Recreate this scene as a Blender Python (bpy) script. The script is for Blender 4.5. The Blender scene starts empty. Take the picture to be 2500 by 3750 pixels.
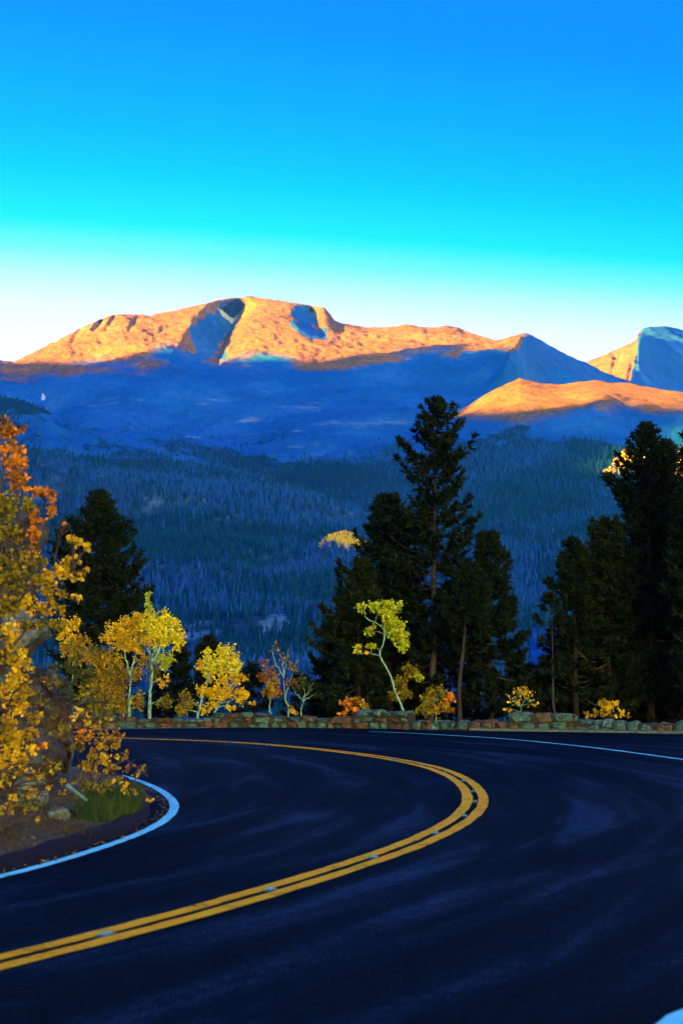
import bpy, math, random
import numpy as np
from mathutils import Vector, Matrix

S = bpy.context.scene
COL = S.collection
R = math.radians

# ------------------------------------------------------------------ camera
CAM_H = 1.55
F_PX = 6250.0                       # focal length in photo pixels (2500 x 3750)
PITCH = math.atan((2465.0 - 1875.0) / F_PX)
cam_data = bpy.data.cameras.new('camera')
cam_data.sensor_fit = 'VERTICAL'
cam_data.sensor_height = 36.0
cam_data.sensor_width = 24.0
cam_data.lens = F_PX / 3750.0 * 36.0
cam_data.clip_start = 0.1
cam_data.clip_end = 60000.0
cam_data.dof.use_dof = True
cam_data.dof.focus_distance = 48.0
cam_data.dof.aperture_fstop = 3.2
cam = bpy.data.objects.new('camera', cam_data)
COL.objects.link(cam)
cam.location = (0, 0, CAM_H)
cam.rotation_euler = (math.pi / 2 + PITCH, 0, 0)
S.camera = cam

# ------------------------------------------------------------------ sky and sun
SUN_PHI = R(58.0)                   # light travels to the right and away from the camera
SUN_EL = R(8.0)
TO_SUN = Vector((-math.sin(SUN_PHI) * math.cos(SUN_EL), -math.cos(SUN_PHI) * math.cos(SUN_EL), math.sin(SUN_EL)))
world = bpy.data.worlds.new('World')
S.world = world
world.use_nodes = True
wn, wl = world.node_tree.nodes, world.node_tree.links
wn.clear()
w_out = wn.new('ShaderNodeOutputWorld')
w_bg = wn.new('ShaderNodeBackground')
w_sky = wn.new('ShaderNodeTexSky')
w_sky.sky_type = 'NISHITA'
w_sky.sun_disc = False
w_sky.sun_elevation = SUN_EL
w_sky.sun_rotation = math.atan2(TO_SUN.x, TO_SUN.y)
w_sky.altitude = 2800
w_sky.air_density = 1.0
w_sky.dust_density = 10.0
w_sky.ozone_density = 3.0
SKY_STRENGTH = 0.05
SKY_TURN = -SUN_PHI - R(14)
SKY_K = 0.467
w_bg.inputs['Strength'].default_value = SKY_STRENGTH
w_sep = wn.new('ShaderNodeSeparateColor')
w_com = wn.new('ShaderNodeCombineColor')
wl.new(w_sky.outputs[0], w_sep.inputs[0])
# sky pattern turned away from the sun lamp, putting its glow behind the camera
w_tc = wn.new('ShaderNodeTexCoord'); w_map = wn.new('ShaderNodeMapping'); w_map.vector_type = 'POINT'
w_map.inputs['Rotation'].default_value = (0, 0, SKY_TURN)
wl.new(w_tc.outputs['Generated'], w_map.inputs[0]); wl.new(w_map.outputs[0], w_sky.inputs['Vector'])
# a steep film-like response per channel, the same all round the sky
for ch, pts in enumerate((
        ((0.0, 0.0), (0.1, 0.002), (0.2314, 0.001), (0.2711, 0.001), (0.296, 0.001), (0.326, 0.0216), (0.343, 0.313), (0.3616, 0.92), (0.3826, 1.425), (0.4046, 1.5933), (0.4309, 1.6518), (1.0, 1.6518)),
        ((0.0, 0.0492), (0.12, 0.1804), (0.3152, 0.429), (0.3672, 0.7438), (0.3992, 1.0468), (0.4372, 1.5351), (0.4584, 1.6918), (0.4808, 1.8235), (0.5062, 1.9261), (0.5318, 1.9787), (0.5614, 1.9964), (1.0, 1.9964)),
        ((0.0, 1.5419), (0.2, 2.2029), (0.4914, 3.1992), (0.5586, 3.9048), (0.5975, 4.1116), (0.6409, 4.0421), (0.664, 3.9732), (0.6873, 3.9048), (0.7122, 3.9048), (0.7358, 3.9048), (0.7605, 3.9048), (1.0, 3.9048)))):
    mul = wn.new('ShaderNodeMath'); mul.operation = 'MULTIPLY'; mul.inputs[1].default_value = (0.333, 0.2, 0.15)[ch]
    wl.new(w_sep.outputs[ch], mul.inputs[0])
    top = max(b for _, b in pts)
    cr = wn.new('ShaderNodeValToRGB')                # a response curve, kept in a ramp
    cr.color_ramp.interpolation = 'LINEAR'
    e = cr.color_ramp.elements
    for k, (a, b) in enumerate(pts):
        x = e[0] if k == 0 else e[len(e) - 1] if k == len(pts) - 1 else e.new(a)
        x.position = a; x.color = (b / top, b / top, b / top, 1)
    wl.new(mul.outputs[0], cr.inputs[0])
    dbl = wn.new('ShaderNodeMath'); dbl.operation = 'MULTIPLY'; dbl.inputs[1].default_value = top * SKY_K
    wl.new(cr.outputs[0], dbl.inputs[0])
    sub = wn.new('ShaderNodeMath'); sub.operation = 'SUBTRACT'; sub.inputs[1].default_value = (1.3, 2.8, 5.0)[ch]
    wl.new(w_sep.outputs[ch], sub.inputs[0])
    pos = wn.new('ShaderNodeMath'); pos.operation = 'MAXIMUM'; pos.inputs[1].default_value = 0.0; wl.new(sub.outputs[0], pos.inputs[0])
    add = wn.new('ShaderNodeMath'); add.operation = 'MULTIPLY_ADD'; add.inputs[1].default_value = ((2.3, 1.6, 0.45)[ch]) * SKY_K
    wl.new(pos.outputs[0], add.inputs[0]); wl.new(dbl.outputs[0], add.inputs[2])
    wl.new(add.outputs[0], w_com.inputs[ch])
wl.new(w_com.outputs[0], w_bg.inputs['Color'])
wl.new(w_bg.outputs[0], w_out.inputs[0])

sun_data = bpy.data.lights.new('sun', 'SUN')
sun_data.energy = 4.3
sun_data.angle = R(0.5)
sun_data.color = (1.0, 0.35, 0.006)
sun = bpy.data.objects.new('sun', sun_data)
COL.objects.link(sun)
sun.rotation_euler = TO_SUN.to_track_quat('Z', 'Y').to_euler()

S.view_settings.view_transform = 'Standard'
S.view_settings.look = 'None'
S.view_settings.gamma = 1.0
S.view_settings.use_curve_mapping = False
S.view_settings.exposure = 4.7
S.render.engine = 'CYCLES'
S.cycles.use_denoising = True
try:
    S.cycles.denoiser = 'OPENIMAGEDENOISE'
except Exception:
    pass
S.cycles.max_bounces = 5
S.cycles.diffuse_bounces = 2
S.cycles.glossy_bounces = 2
S.cycles.transmission_bounces = 3
S.cycles.volume_bounces = 0
S.cycles.transparent_max_bounces = 4
S.cycles.sample_clamp_indirect = 6.0
S.cycles.seed = 3

# ------------------------------------------------------------------ helpers
rng = np.random.default_rng(11)
CP, SP = math.cos(PITCH), math.sin(PITCH)

def ray(px, py):
    """direction through photo pixel(s), scaled so that its forward (y) component is 1"""
    a = (np.asarray(px, float) - 1250.0) / F_PX
    b = -(np.asarray(py, float) - 1875.0) / F_PX
    fy = CP - SP * b
    fz = SP + CP * b
    return a / fy, fz / fy

def at(px, py, Y):
    ax, az = ray(px, py)
    return np.stack([ax * Y, np.ones_like(ax) * Y, CAM_H + az * Y], -1)

def on_ground(px, py, z=0.0):
    ax, az = ray(px, py)
    Y = (z - CAM_H) / az
    return np.stack([ax * Y, Y, np.zeros_like(Y) + z], -1)

def hash2(ix, iy, seed):
    h = (ix.astype(np.int64) * 374761393 + iy.astype(np.int64) * 668265263 + seed * 974634777) & 0xFFFFFFFF
    h = ((h ^ (h >> 13)) * 1274126177) & 0xFFFFFFFF
    h = ((h ^ (h >> 16)) * 2246822519) & 0xFFFFFFFF
    return ((h ^ (h >> 15)) & 0xFFFFFF) / float(0xFFFFFF)

def vnoise(x, y, seed=0):
    ix, iy = np.floor(x), np.floor(y)
    fx, fy = x - ix, y - iy
    fx = fx * fx * fx * (fx * (fx * 6 - 15) + 10); fy = fy * fy * fy * (fy * (fy * 6 - 15) + 10)
    a = hash2(ix, iy, seed); b = hash2(ix + 1, iy, seed)
    c = hash2(ix, iy + 1, seed); d = hash2(ix + 1, iy + 1, seed)
    return (a * (1 - fx) + b * fx) * (1 - fy) + (c * (1 - fx) + d * fx) * fy - 0.5

def fbm(x, y, scale, octaves=5, seed=0, gain=0.5, ridged=False):
    s = np.zeros(np.broadcast(x, y).shape); amp = 1.0; fr = 1.0 / scale
    for k in range(octaves):
        n = vnoise(x * fr + 17.3 * k, y * fr - 9.1 * k, seed + k)
        if ridged: n = 0.5 - 2.0 * np.abs(n)
        s += amp * n
        amp *= gain; fr *= 2.03
    return s

def link(o, parent=None):
    COL.objects.link(o)
    if parent is not None: o.parent = parent
    return o

def mesh_np(name, verts, faces, mat=None, parent=None, smooth=False, cols=None, mats=None, midx=None):
    """faces: (M,3) or (M,4) array, or a list of such arrays"""
    if not isinstance(faces, (list, tuple)): faces = [faces]
    faces = [np.asarray(f, np.int32) for f in faces if len(f)]
    me = bpy.data.meshes.new(name)
    verts = np.asarray(verts, np.float32)
    me.vertices.add(len(verts)); me.vertices.foreach_set('co', verts.ravel())
    loops = np.concatenate([f.ravel() for f in faces])
    sizes = np.concatenate([np.full(len(f), f.shape[1], np.int32) for f in faces])
    starts = np.concatenate([[0], np.cumsum(sizes)[:-1]]).astype(np.int32)
    me.loops.add(len(loops)); me.loops.foreach_set('vertex_index', loops)
    me.polygons.add(len(sizes)); me.polygons.foreach_set('loop_start', starts)
    me.polygons.foreach_set('loop_total', sizes)
    me.polygons.foreach_set('use_smooth', np.full(len(sizes), smooth))
    me.update(calc_edges=True)
    me.validate()
    if cols is not None:
        at_ = me.attributes.new('tint', 'FLOAT_COLOR', 'POINT')
        c = np.ones((len(verts), 4), np.float32); cols = np.asarray(cols); c[:, :cols.shape[1]] = cols
        at_.data.foreach_set('color', c.ravel())
    if mats:
        for m in mats: me.materials.append(m)
        if midx is not None: me.polygons.foreach_set('material_index', np.asarray(midx, np.int32))
    elif mat: me.materials.append(mat)
    o = bpy.data.objects.new(name, me)
    return link(o, parent)

def tag(o, label=None, cat=None, group=None, kind=None):
    if label: o['label'] = label
    if cat: o['category'] = cat
    if group: o['group'] = group
    if kind: o['kind'] = kind
    return o

def empty(name, loc, label=None, cat=None, group=None):
    o = bpy.data.objects.new(name, None)
    o.location = loc
    o.empty_display_size = 0.2
    link(o)
    return tag(o, label, cat, group)

def grid_faces(nr, nc, flip=False):
    i = np.arange(nr - 1)[:, None] * nc + np.arange(nc - 1)[None, :]
    f = np.stack([i, i + nc, i + nc + 1, i + 1], -1).reshape(-1, 4)
    return f[:, ::-1] if flip else f

def tube(points, radii, sides=6, cap=True):
    """swept tube -> verts, quads"""
    P = np.asarray(points, float); n = len(P)
    T = np.gradient(P, axis=0); T /= np.linalg.norm(T, axis=1)[:, None] + 1e-9
    ref = np.array([0, 0, 1.0]) if abs(T[0][2]) < 0.8 else np.array([0, 1.0, 0])
    ref = np.tile(ref, (n, 1))
    U = np.cross(T, ref); U /= np.linalg.norm(U, axis=1)[:, None] + 1e-9
    V = np.cross(T, U)
    a = np.linspace(0, 2 * math.pi, sides, endpoint=False)
    r = np.asarray(radii, float)[:, None, None]
    v = P[:, None, :] + r * (np.cos(a)[None, :, None] * U[:, None, :] + np.sin(a)[None, :, None] * V[:, None, :])
    v = v.reshape(-1, 3)
    i = np.arange(n - 1)[:, None] * sides; j = np.arange(sides)[None, :]; j2 = (j + 1) % sides
    f = np.stack([i + j, i + j2, i + sides + j2, i + sides + j], -1).reshape(-1, 4)
    return v, f

class Geo:
    """collects triangles / quads with a tint per vertex"""
    def __init__(self): self.v = []; self.q = []; self.t = []; self.c = []; self.n = 0
    def add(self, v, q=None, t=None, col=(1, 1, 1)):
        v = np.asarray(v, float)
        self.v.append(v)
        if q is not None and len(q): self.q.append(np.asarray(q) + self.n)
        if t is not None and len(t): self.t.append(np.asarray(t) + self.n)
        c = np.asarray(col, float)
        if c.ndim == 1: c = np.tile(c, (len(v), 1))
        self.c.append(c)
        self.n += len(v)
    def build(self, name, mat, parent=None, smooth=False, origin=None):
        v = np.concatenate(self.v)
        if origin is not None: v = v - np.asarray(origin)
        f = []
        if self.q: f.append(np.concatenate(self.q))
        if self.t: f.append(np.concatenate(self.t))
        return mesh_np(name, v, f, mat, parent, smooth, np.concatenate(self.c))

# ------------------------------------------------------------------ materials
def new_mat(name):
    m = bpy.data.materials.new(name); m.use_nodes = True
    n, l = m.node_tree.nodes, m.node_tree.links
    b = n['Principled BSDF']
    b.inputs['Roughness'].default_value = 0.85
    b.inputs['Specular IOR Level'].default_value = 0.25
    return m, n, l, b

def N(n, kind, **kw):
    x = n.new(kind)
    for k, v in kw.items():
        if k in x.inputs.keys(): x.inputs[k].default_value = v
        else: setattr(x, k, v)
    return x

def noise(n, l, scale, detail=6, rough=0.6, coord=None, dist=0.0):
    t = n.new('ShaderNodeTexNoise')
    t.inputs['Scale'].default_value = scale; t.inputs['Detail'].default_value = detail
    t.inputs['Roughness'].default_value = rough; t.inputs['Distortion'].default_value = dist
    if coord is not None: l.new(coord, t.inputs['Vector'])
    return t

def ramp(n, l, fac, stops):
    r = n.new('ShaderNodeValToRGB')
    e = r.color_ramp.elements
    e[0].position, e[0].color = stops[0][0], (*stops[0][1], 1)
    e[1].position, e[1].color = stops[-1][0], (*stops[-1][1], 1)
    for p, c in stops[1:-1]:
        x = e.new(p); x.color = (*c, 1)
    l.new(fac, r.inputs[0])
    return r

def mix(n, l, fac, a, b, mode='MIX'):
    m = n.new('ShaderNodeMix'); m.data_type = 'RGBA'; m.blend_type = mode
    for sock, val in ((m.inputs[0], fac), (m.inputs[6], a), (m.inputs[7], b)):
        if hasattr(val, 'is_linked'): l.new(val, sock)
        elif isinstance(val, (int, float)): sock.default_value = val
        else: sock.default_value = (*val, 1)
    return m.outputs[2]

def world_pos(n):
    return n.new('ShaderNodeNewGeometry').outputs['Position']

def bump(n, l, b, height, strength, dist):
    x = n.new('ShaderNodeBump'); x.inputs['Strength'].default_value = strength; x.inputs['Distance'].default_value = dist
    l.new(height, x.inputs['Height']); l.new(x.outputs[0], b.inputs['Normal'])

M = {}
def mat_mountain():
    m, n, l, b = new_mat('shade_rock_sunlit_tundra')
    p = world_pos(n)
    big = noise(n, l, 0.004, 5, 0.6, p)
    fine = noise(n, l, 0.055, 8, 0.75, p)
    streak = N(n, 'ShaderNodeMapping'); streak.inputs['Scale'].default_value = (0.006, 0.006, 0.03); l.new(p, streak.inputs[0])
    st = noise(n, l, 1.0, 6, 0.65, streak.outputs[0])
    c1 = ramp(n, l, big.outputs[0], [(0.35, (0.004, 0.10, 0.46)), (0.52, (0.007, 0.13, 0.55)), (0.68, (0.014, 0.17, 0.64))])  # blue rock, with shade and haze worked into the colour
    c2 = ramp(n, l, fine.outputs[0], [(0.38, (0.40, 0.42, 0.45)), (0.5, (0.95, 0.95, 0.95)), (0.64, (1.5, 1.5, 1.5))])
    c1b = ramp(n, l, big.outputs[0], [(0.35, (0.120, 0.105, 0.022)), (0.52, (0.170, 0.140, 0.026)), (0.68, (0.225, 0.185, 0.03))])  # ochre tundra, kept to the ground the sun reaches
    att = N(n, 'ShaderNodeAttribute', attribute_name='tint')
    base = mix(n, l, att.outputs['Alpha'], c1.outputs[0], c1b.outputs[0])  # alpha parts sunlit ochre from shaded blue, near the shadow edges
    c2r = mix(n, l, 0.35, (1, 1, 1), c2.outputs[0])
    col = mix(n, l, 1.0, base, mix(n, l, att.outputs['Alpha'], c2r, c2.outputs[0]), 'MULTIPLY')
    pale = ramp(n, l, st.outputs[0], [(0.60, (0, 0, 0)), (0.70, (1, 1, 1))])
    sep = n.new('ShaderNodeSeparateColor'); l.new(att.outputs['Color'], sep.inputs[0])
    pm0 = N(n, 'ShaderNodeMath', operation='MULTIPLY'); l.new(pale.outputs[0], pm0.inputs[0]); l.new(sep.outputs[1], pm0.inputs[1])
    pm = N(n, 'ShaderNodeMath', operation='MULTIPLY'); l.new(pm0.outputs[0], pm.inputs[0]); pm.inputs[1].default_value = 0.55
    col = mix(n, l, pm.outputs[0], col, (0.20, 0.46, 0.70))
    # krummholz and dwarf forest (red channel of the tint)
    fo = noise(n, l, 0.018, 6, 0.75, p)
    ad = N(n, 'ShaderNodeMath', operation='ADD'); l.new(fo.outputs[0], ad.inputs[0]); l.new(sep.outputs[0], ad.inputs[1])
    fr = ramp(n, l, ad.outputs[0], [(0.74, (0, 0, 0)), (0.82, (1, 1, 1))])
    col = mix(n, l, fr.outputs[0], col, (0.006, 0.045, 0.085))
    # snow (blue channel)
    sn = N(n, 'ShaderNodeMath', operation='ADD'); l.new(fine.outputs[0], sn.inputs[0]); l.new(sep.outputs[2], sn.inputs[1])
    sr = ramp(n, l, sn.outputs[0], [(0.97, (0, 0, 0)), (1.0, (1, 1, 1))])
    col = mix(n, l, sr.outputs[0], col, (0.34, 0.62, 0.88))
    l.new(col, b.inputs['Base Color'])
    b.inputs['Roughness'].default_value = 1.0; b.inputs['Specular IOR Level'].default_value = 0.0
    f2 = noise(n, l, 0.16, 8, 0.85, p)
    bump(n, l, b, f2.outputs[0], 1.0, 13.0)
    return m
M['mountain'] = mat_mountain()

def mat_forest_floor():
    m, n, l, b = new_mat('forest_floor')
    p = world_pos(n)
    t = noise(n, l, 0.02, 6, 0.7, p)
    c = ramp(n, l, t.outputs[0], [(0.35, (0.004, 0.022, 0.05)), (0.55, (0.010, 0.045, 0.09)), (0.7, (0.02, 0.08, 0.15))])
    att = N(n, 'ShaderNodeAttribute', attribute_name='tint')
    sep = n.new('ShaderNodeSeparateColor'); l.new(att.outputs['Color'], sep.inputs[0])
    t2 = noise(n, l, 0.15, 6, 0.7, p)
    rock = ramp(n, l, t2.outputs[0], [(0.35, (0.03, 0.13, 0.24)), (0.52, (0.07, 0.24, 0.38)), (0.62, (0.20, 0.46, 0.62))])
    col = mix(n, l, sep.outputs[1], c.outputs[0], rock.outputs[0])
    l.new(col, b.inputs['Base Color'])
    b.inputs['Roughness'].default_value = 1.0; b.inputs['Specular IOR Level'].default_value = 0.0
    bump(n, l, b, t2.outputs[0], 0.8, 2.0)
    return m
M['forest_floor'] = mat_forest_floor()

# ------------------------------------------------------------------ terrain
def interp_line(pts, px):
    a = np.asarray(pts, float)
    return np.interp(px, a[:, 0], a[:, 1])

def smooth_rows(ctrl, sub):
    """ctrl: (K, nc) values on K control rows -> dense rows by monotone-ish cubic"""
    K = len(ctrl); out = []
    m = np.zeros_like(ctrl)
    m[1:-1] = (ctrl[2:] - ctrl[:-2]) * 0.5
    m[0] = ctrl[1] - ctrl[0]; m[-1] = ctrl[-1] - ctrl[-2]
    for k in range(K - 1):
        n = sub[k]
        t = np.linspace(0, 1, n, endpoint=False)[:, None]
        h00 = 2 * t**3 - 3 * t**2 + 1; h10 = t**3 - 2 * t**2 + t; h01 = -2 * t**3 + 3 * t**2; h11 = t**3 - t**2
        out.append(h00 * ctrl[k] + h10 * m[k] * 0.8 + h01 * ctrl[k + 1] + h11 * m[k + 1] * 0.8)
    out.append(ctrl[-1][None])
    return np.concatenate(out)

TERRAIN = []      # (px, py, world verts, weight) for shaping the western ridge
def loft(rows, px, sub, relief, back=None):
    """rows: list of (line of (px,py), line of (px,Y)) from crest down to foot.
    relief(px, py, pos, s) -> displaced positions. returns grids"""
    py = smooth_rows(np.array([interp_line(r[0], px) for r in rows]), sub)
    Y = smooth_rows(np.array([interp_line(r[1], px) if isinstance(r[1], (list, tuple)) else np.full(len(px), float(r[1])) for r in rows]), sub)
    s = np.concatenate([k + np.linspace(0, 1, n, endpoint=False) for k, n in enumerate(sub)] + [[len(sub)]])
    PX = np.tile(px, (len(py), 1)); SS = np.tile(s[:, None], (1, len(px)))
    P = at(PX, py, Y)
    P = relief(PX, py, P, SS)
    if back is not None:      # the far side of the ridge, falling away from us
        b = []
        for d, dz in back:
            q = P[0].copy(); q[:, 1] += d; q[:, 0] *= (q[:, 1] / P[0][:, 1]); q[:, 2] += dz
            q[:, 2] += fbm(q[:, 0], q[:, 1], 300, 3, 77) * 40 * min(1, d / 300)
            b.append(q)
        P = np.concatenate([np.array(b[::-1]), P])
    return PX, py, P, SS

def seg(px, py, x0, y0, x1, y1):
    """signed pixel distance from a line running down the picture (positive to the right), and t along it"""
    t = (py - y0) / (y1 - y0)
    return px - (x0 + (x1 - x0) * t), t

def bell(d, w): return np.exp(-(d / w) ** 2)
def sstep(a, b, x):
    t = np.clip((x - a) / (b - a), 0, 1); return t * t * (3 - 2 * t)

# --- main mountain
sky_line = [(-700, 1400), (-300, 1345), (0, 1318), (54, 1322), (124, 1286), (211, 1249), (220, 1236), (262, 1217), (307, 1197), (340, 1181), (415, 1157), (564, 1148),
            (630, 1137), (763, 1109), (829, 1093), (912, 1083), (978, 1093), (1070, 1108), (1186, 1126), (1202, 1141), (1223, 1170), (1244, 1183),
            (1300, 1191), (1349, 1198), (1424, 1199), (1486, 1189), (1565, 1198), (1631, 1191), (1673, 1199), (1739, 1224), (1813, 1247), (1863, 1234),
            (1925, 1220), (1963, 1237), (2029, 1274), (2079, 1303), (2145, 1328), (2236, 1377), (2303, 1400), (2500, 1450), (3200, 1560)]
pxA = np.linspace(-600, 2750, 680)
def reliefA(px, py, P, s):
    x, y = P[..., 0].copy(), P[..., 1].copy()
    crest = np.clip(s / 0.35, 0, 1)
    dy = np.zeros_like(px)
    # the shaded gully below the summit: its left wall turns away from the sun
    d, t = seg(px, py, 880, 1095, 800, 1320)
    g = np.where(d < 0, np.clip(1 + d / (110 + 70 * t), 0, 1), np.exp(-d / 42.0)) * sstep(-0.05, 0.2, t) * (1 - sstep(0.95, 1.5, t))
    dy += 330 * g
    d, t = seg(px, py, 560, 1150, 560, 1330)
    dy -= 60 * bell(d, 170) * sstep(0, 0.4, t)
    # second shaded face under the right shoulder
    d, t = seg(px, py, 1130, 1118, 1185, 1245)
    g = np.where(d < 0, np.clip(1 + d / 75, 0, 1), np.exp(-d / 40.0)) * sstep(-0.1, 0.25, t) * (1 - sstep(0.7, 1.15, t))
    dy += 170 * g
    # buttress notches along the left shoulder
    for (x0, w, k) in ((380, 26, 90), (425, 18, 60), (300, 22, 55), (510, 16, 40)):
        d, t = seg(px, py, x0, interp_line(sky_line, x0), x0 - 40, interp_line(sky_line, x0) + 75)
        dy += k * np.where(d < 0, np.clip(1 + d / w, 0, 1), np.exp(-d / (w * 0.4))) * sstep(0, 0.25, t) * (1 - sstep(0.5, 1.1, t))
    # arete of the pointed peak
    d, t = seg(px, py, 1925, 1220, 1868, 1300)
    dy -= (330 * np.exp(-np.abs(d) / 90) ) * sstep(-0.02, 0.3, t) * (1 - 0.6 * sstep(1.2, 3, t))
    d, t = seg(px, py, 1925, 1220, 1868, 1300)
    dy += 1.15 * np.clip(d, 0, 420) * (1 - sstep(3.0, 5.0, t)) * (px > 1800)
    # bowl in the middle of the face
    d, t = seg(px, py, 640, 1420, 760, 1680)
    dy += 260 * bell(d, 300) * sstep(-0.1, 0.6, t)
    d, t = seg(px, py, 60, 1350, 230, 1600)
    dy += 200 * bell(d, 110) * sstep(0, 0.5, t)
    k = (y + dy) / y
    P = P.copy(); P[..., 0] *= k; P[..., 1] += dy; P[..., 2] = CAM_H + (P[..., 2] - CAM_H) * k
    x, y = P[..., 0], P[..., 1]
    P[..., 2] += crest * (fbm(x, y, 420, 3, 3) * 40 + fbm(x, y, 110, 3, 9) * 8) + (fbm(x, y, 26, 3, 5) * 9 + fbm(x, y, 11, 2, 6) * 4) * (0.35 + 0.65 * crest)
    st = (1 - crest) * (fbm(x, y, 60, 3, 15) * 12) * ((px < 560) + 0.3)
    P[..., 2] += st
    return P
rowsA = [(sky_line, [(-700, 5800), (0, 6050), (900, 6600), (1700, 6600), (1925, 6150), (2500, 5800)]),
         ([(-700, 1450), (0, 1360), (300, 1330), (900, 1290), (1300, 1290), (1700, 1300), (1925, 1330), (2500, 1520)], [(-700, 5500), (0, 5750), (900, 6000), (1700, 6000), (1925, 5750), (2500, 5450)]),
         ([(-700, 1520), (0, 1450), (900, 1450), (1700, 1430), (2500, 1580)], [(-700, 5100), (0, 5200), (900, 5350), (1700, 5450), (2500, 5200)]),
         ([(-700, 1620), (0, 1600), (900, 1600), (1700, 1570), (2500, 1680)], [(-700, 4700), (900, 4700), (1700, 4850), (2500, 4900)]),
         ([(-700, 1760), (0, 1760), (900, 1730), (1700, 1700), (2500, 1800)], [(-700, 4250), (900, 4150), (1700, 4350), (2500, 4400)]),
         ([(-700, 1950), (0, 1950), (900, 1950), (1700, 1900), (2500, 2000)], [(-700, 3900), (900, 3800), (2500, 3900)])]
gA = loft(rowsA, pxA, [70, 60, 50, 36, 16], reliefA, back=[(250, -120), (800, -450), (2000, -900)])

# --- far peak on the right
far_line = [(1700, 1560), (2000, 1400), (2100, 1350), (2145, 1328), (2178, 1311), (2270, 1274), (2328, 1247), (2338, 1212), (2377, 1198), (2427, 1196), (2468, 1201), (2520, 1212), (2700, 1270), (3100, 1420)]
pxF = np.linspace(1900, 2950, 210)
def reliefF(px, py, P, s):
    y = P[..., 1].copy(); crest = np.clip(s / 0.35, 0, 1)
    d, t = seg(px, py, 2345, 1215, 2300, 1370)
    dy = -420 * np.exp(-np.abs(d) / 95) * sstep(-0.05, 0.3, t)
    dy = dy + 1.2 * np.clip(d, 0, 500)
    for (xa, w) in ((2262, 16), (2318, 12)):
        d, t = seg(px, py, xa, 1300, xa - 25, 1390)
        dy += 120 * np.where(d < 0, np.clip(1 + d / w, 0, 1), np.exp(-d / 8)) * sstep(0, 0.4, t)
    k = (y + dy) / y
    P = P.copy(); P[..., 0] *= k; P[..., 1] += dy; P[..., 2] = CAM_H + (P[..., 2] - CAM_H) * k
    x, y = P[..., 0], P[..., 1]
    P[..., 2] += crest * (fbm(x, y, 300, 4, 33) * 45 + fbm(x, y, 90, 4, 39) * 26) + fbm(x, y, 34, 3, 35) * 8
    return P
rowsF = [(far_line, 7600), ([(1700, 1600), (2300, 1370), (2600, 1380), (3100, 1500)], 7000), ([(1700, 1700), (2300, 1480), (3100, 1600)], 6500), ([(1700, 1800), (2300, 1640), (3100, 1700)], 6100)]
gF = loft(rowsF, pxF, [46, 24, 8], reliefF, back=[(250, -140), (900, -500)])

# --- shoulder on the right with the sunlit meadow and the forest below it
crestB = [(1150, 1800), (1400, 1650), (1560, 1580), (1690, 1500), (1800, 1430), (1900, 1385), (1990, 1404), (2060, 1408), (2170, 1392), (2240, 1400), (2300, 1402), (2400, 1424), (2500, 1438), (2700, 1490), (3200, 1640)]
pxB = np.linspace(1050, 2950, 330)
def reliefB(px, py, P, s):
    y = P[..., 1].copy(); crest = np.clip(s / 0.4, 0, 1)
    d, t = seg(px, py, 2215, 1440, 2190, 1500)
    dy = -80 * bell(d, 45) * bell(t - 0.35, 0.5)
    d, t = seg(px, py, 2280, 1900, 2120, 2200)
    dy -= 160 * bell(d, 200) * sstep(-0.3, 0.4, t) * (1 - sstep(0.7, 1.2, t))
    k = (y + dy) / y
    P = P.copy(); P[..., 0] *= k; P[..., 1] += dy; P[..., 2] = CAM_H + (P[..., 2] - CAM_H) * k
    x, y = P[..., 0], P[..., 1]
    low = sstep(1.8, 3.0, s)
    P[..., 2] += crest * (fbm(x, y, 450, 3, 53) * (26 - 6 * low) + fbm(x, y, 120, 4, 59) * 12) * (1 - sstep(4.2, 6, s) * 0.85) + fbm(x, y, 30, 3, 55) * 3 * (1 - low)
    return P
rowsB = [(crestB, [(1050, 4300), (1690, 4750), (2500, 4700), (3000, 4600)]),
         ([(1050, 1850), (1690, 1560), (1900, 1535), (2170, 1480), (2500, 1500), (3200, 1700)], [(1050, 4200), (1690, 4500), (1900, 4380), (2500, 4430), (3000, 4400)]),
         ([(1050, 1900), (1690, 1640), (2100, 1600), (2500, 1600), (3200, 1780)], [(1050, 4100), (1690, 4300), (2100, 4150), (2500, 4200)]),
         ([(1050, 1990), (1690, 1900), (2500, 1880), (3200, 1950)], [(1050, 3700), (1690, 3500), (2500, 3400)]),
         ([(1050, 2130), (1690, 2150), (2500, 2150), (3200, 2180)], [(1050, 3100), (1690, 2750), (2500, 2700)]),
         ([(1050, 2290), (1690, 2310), (2500, 2310), (3200, 2320)], 1900),
         ([(1050, 2420), (1690, 2440), (2500, 2440), (3200, 2440)], 1150),
         ([(1050, 2530), (2500, 2550), (3200, 2550)], 620),
         ([(1050, 2700), (2500, 2720), (3200, 2720)], 330)]
gB = loft(rowsB, pxB, [36, 22, 24, 22, 16, 12, 10, 6], reliefB, back=[(250, -70), (700, -260)])

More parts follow.
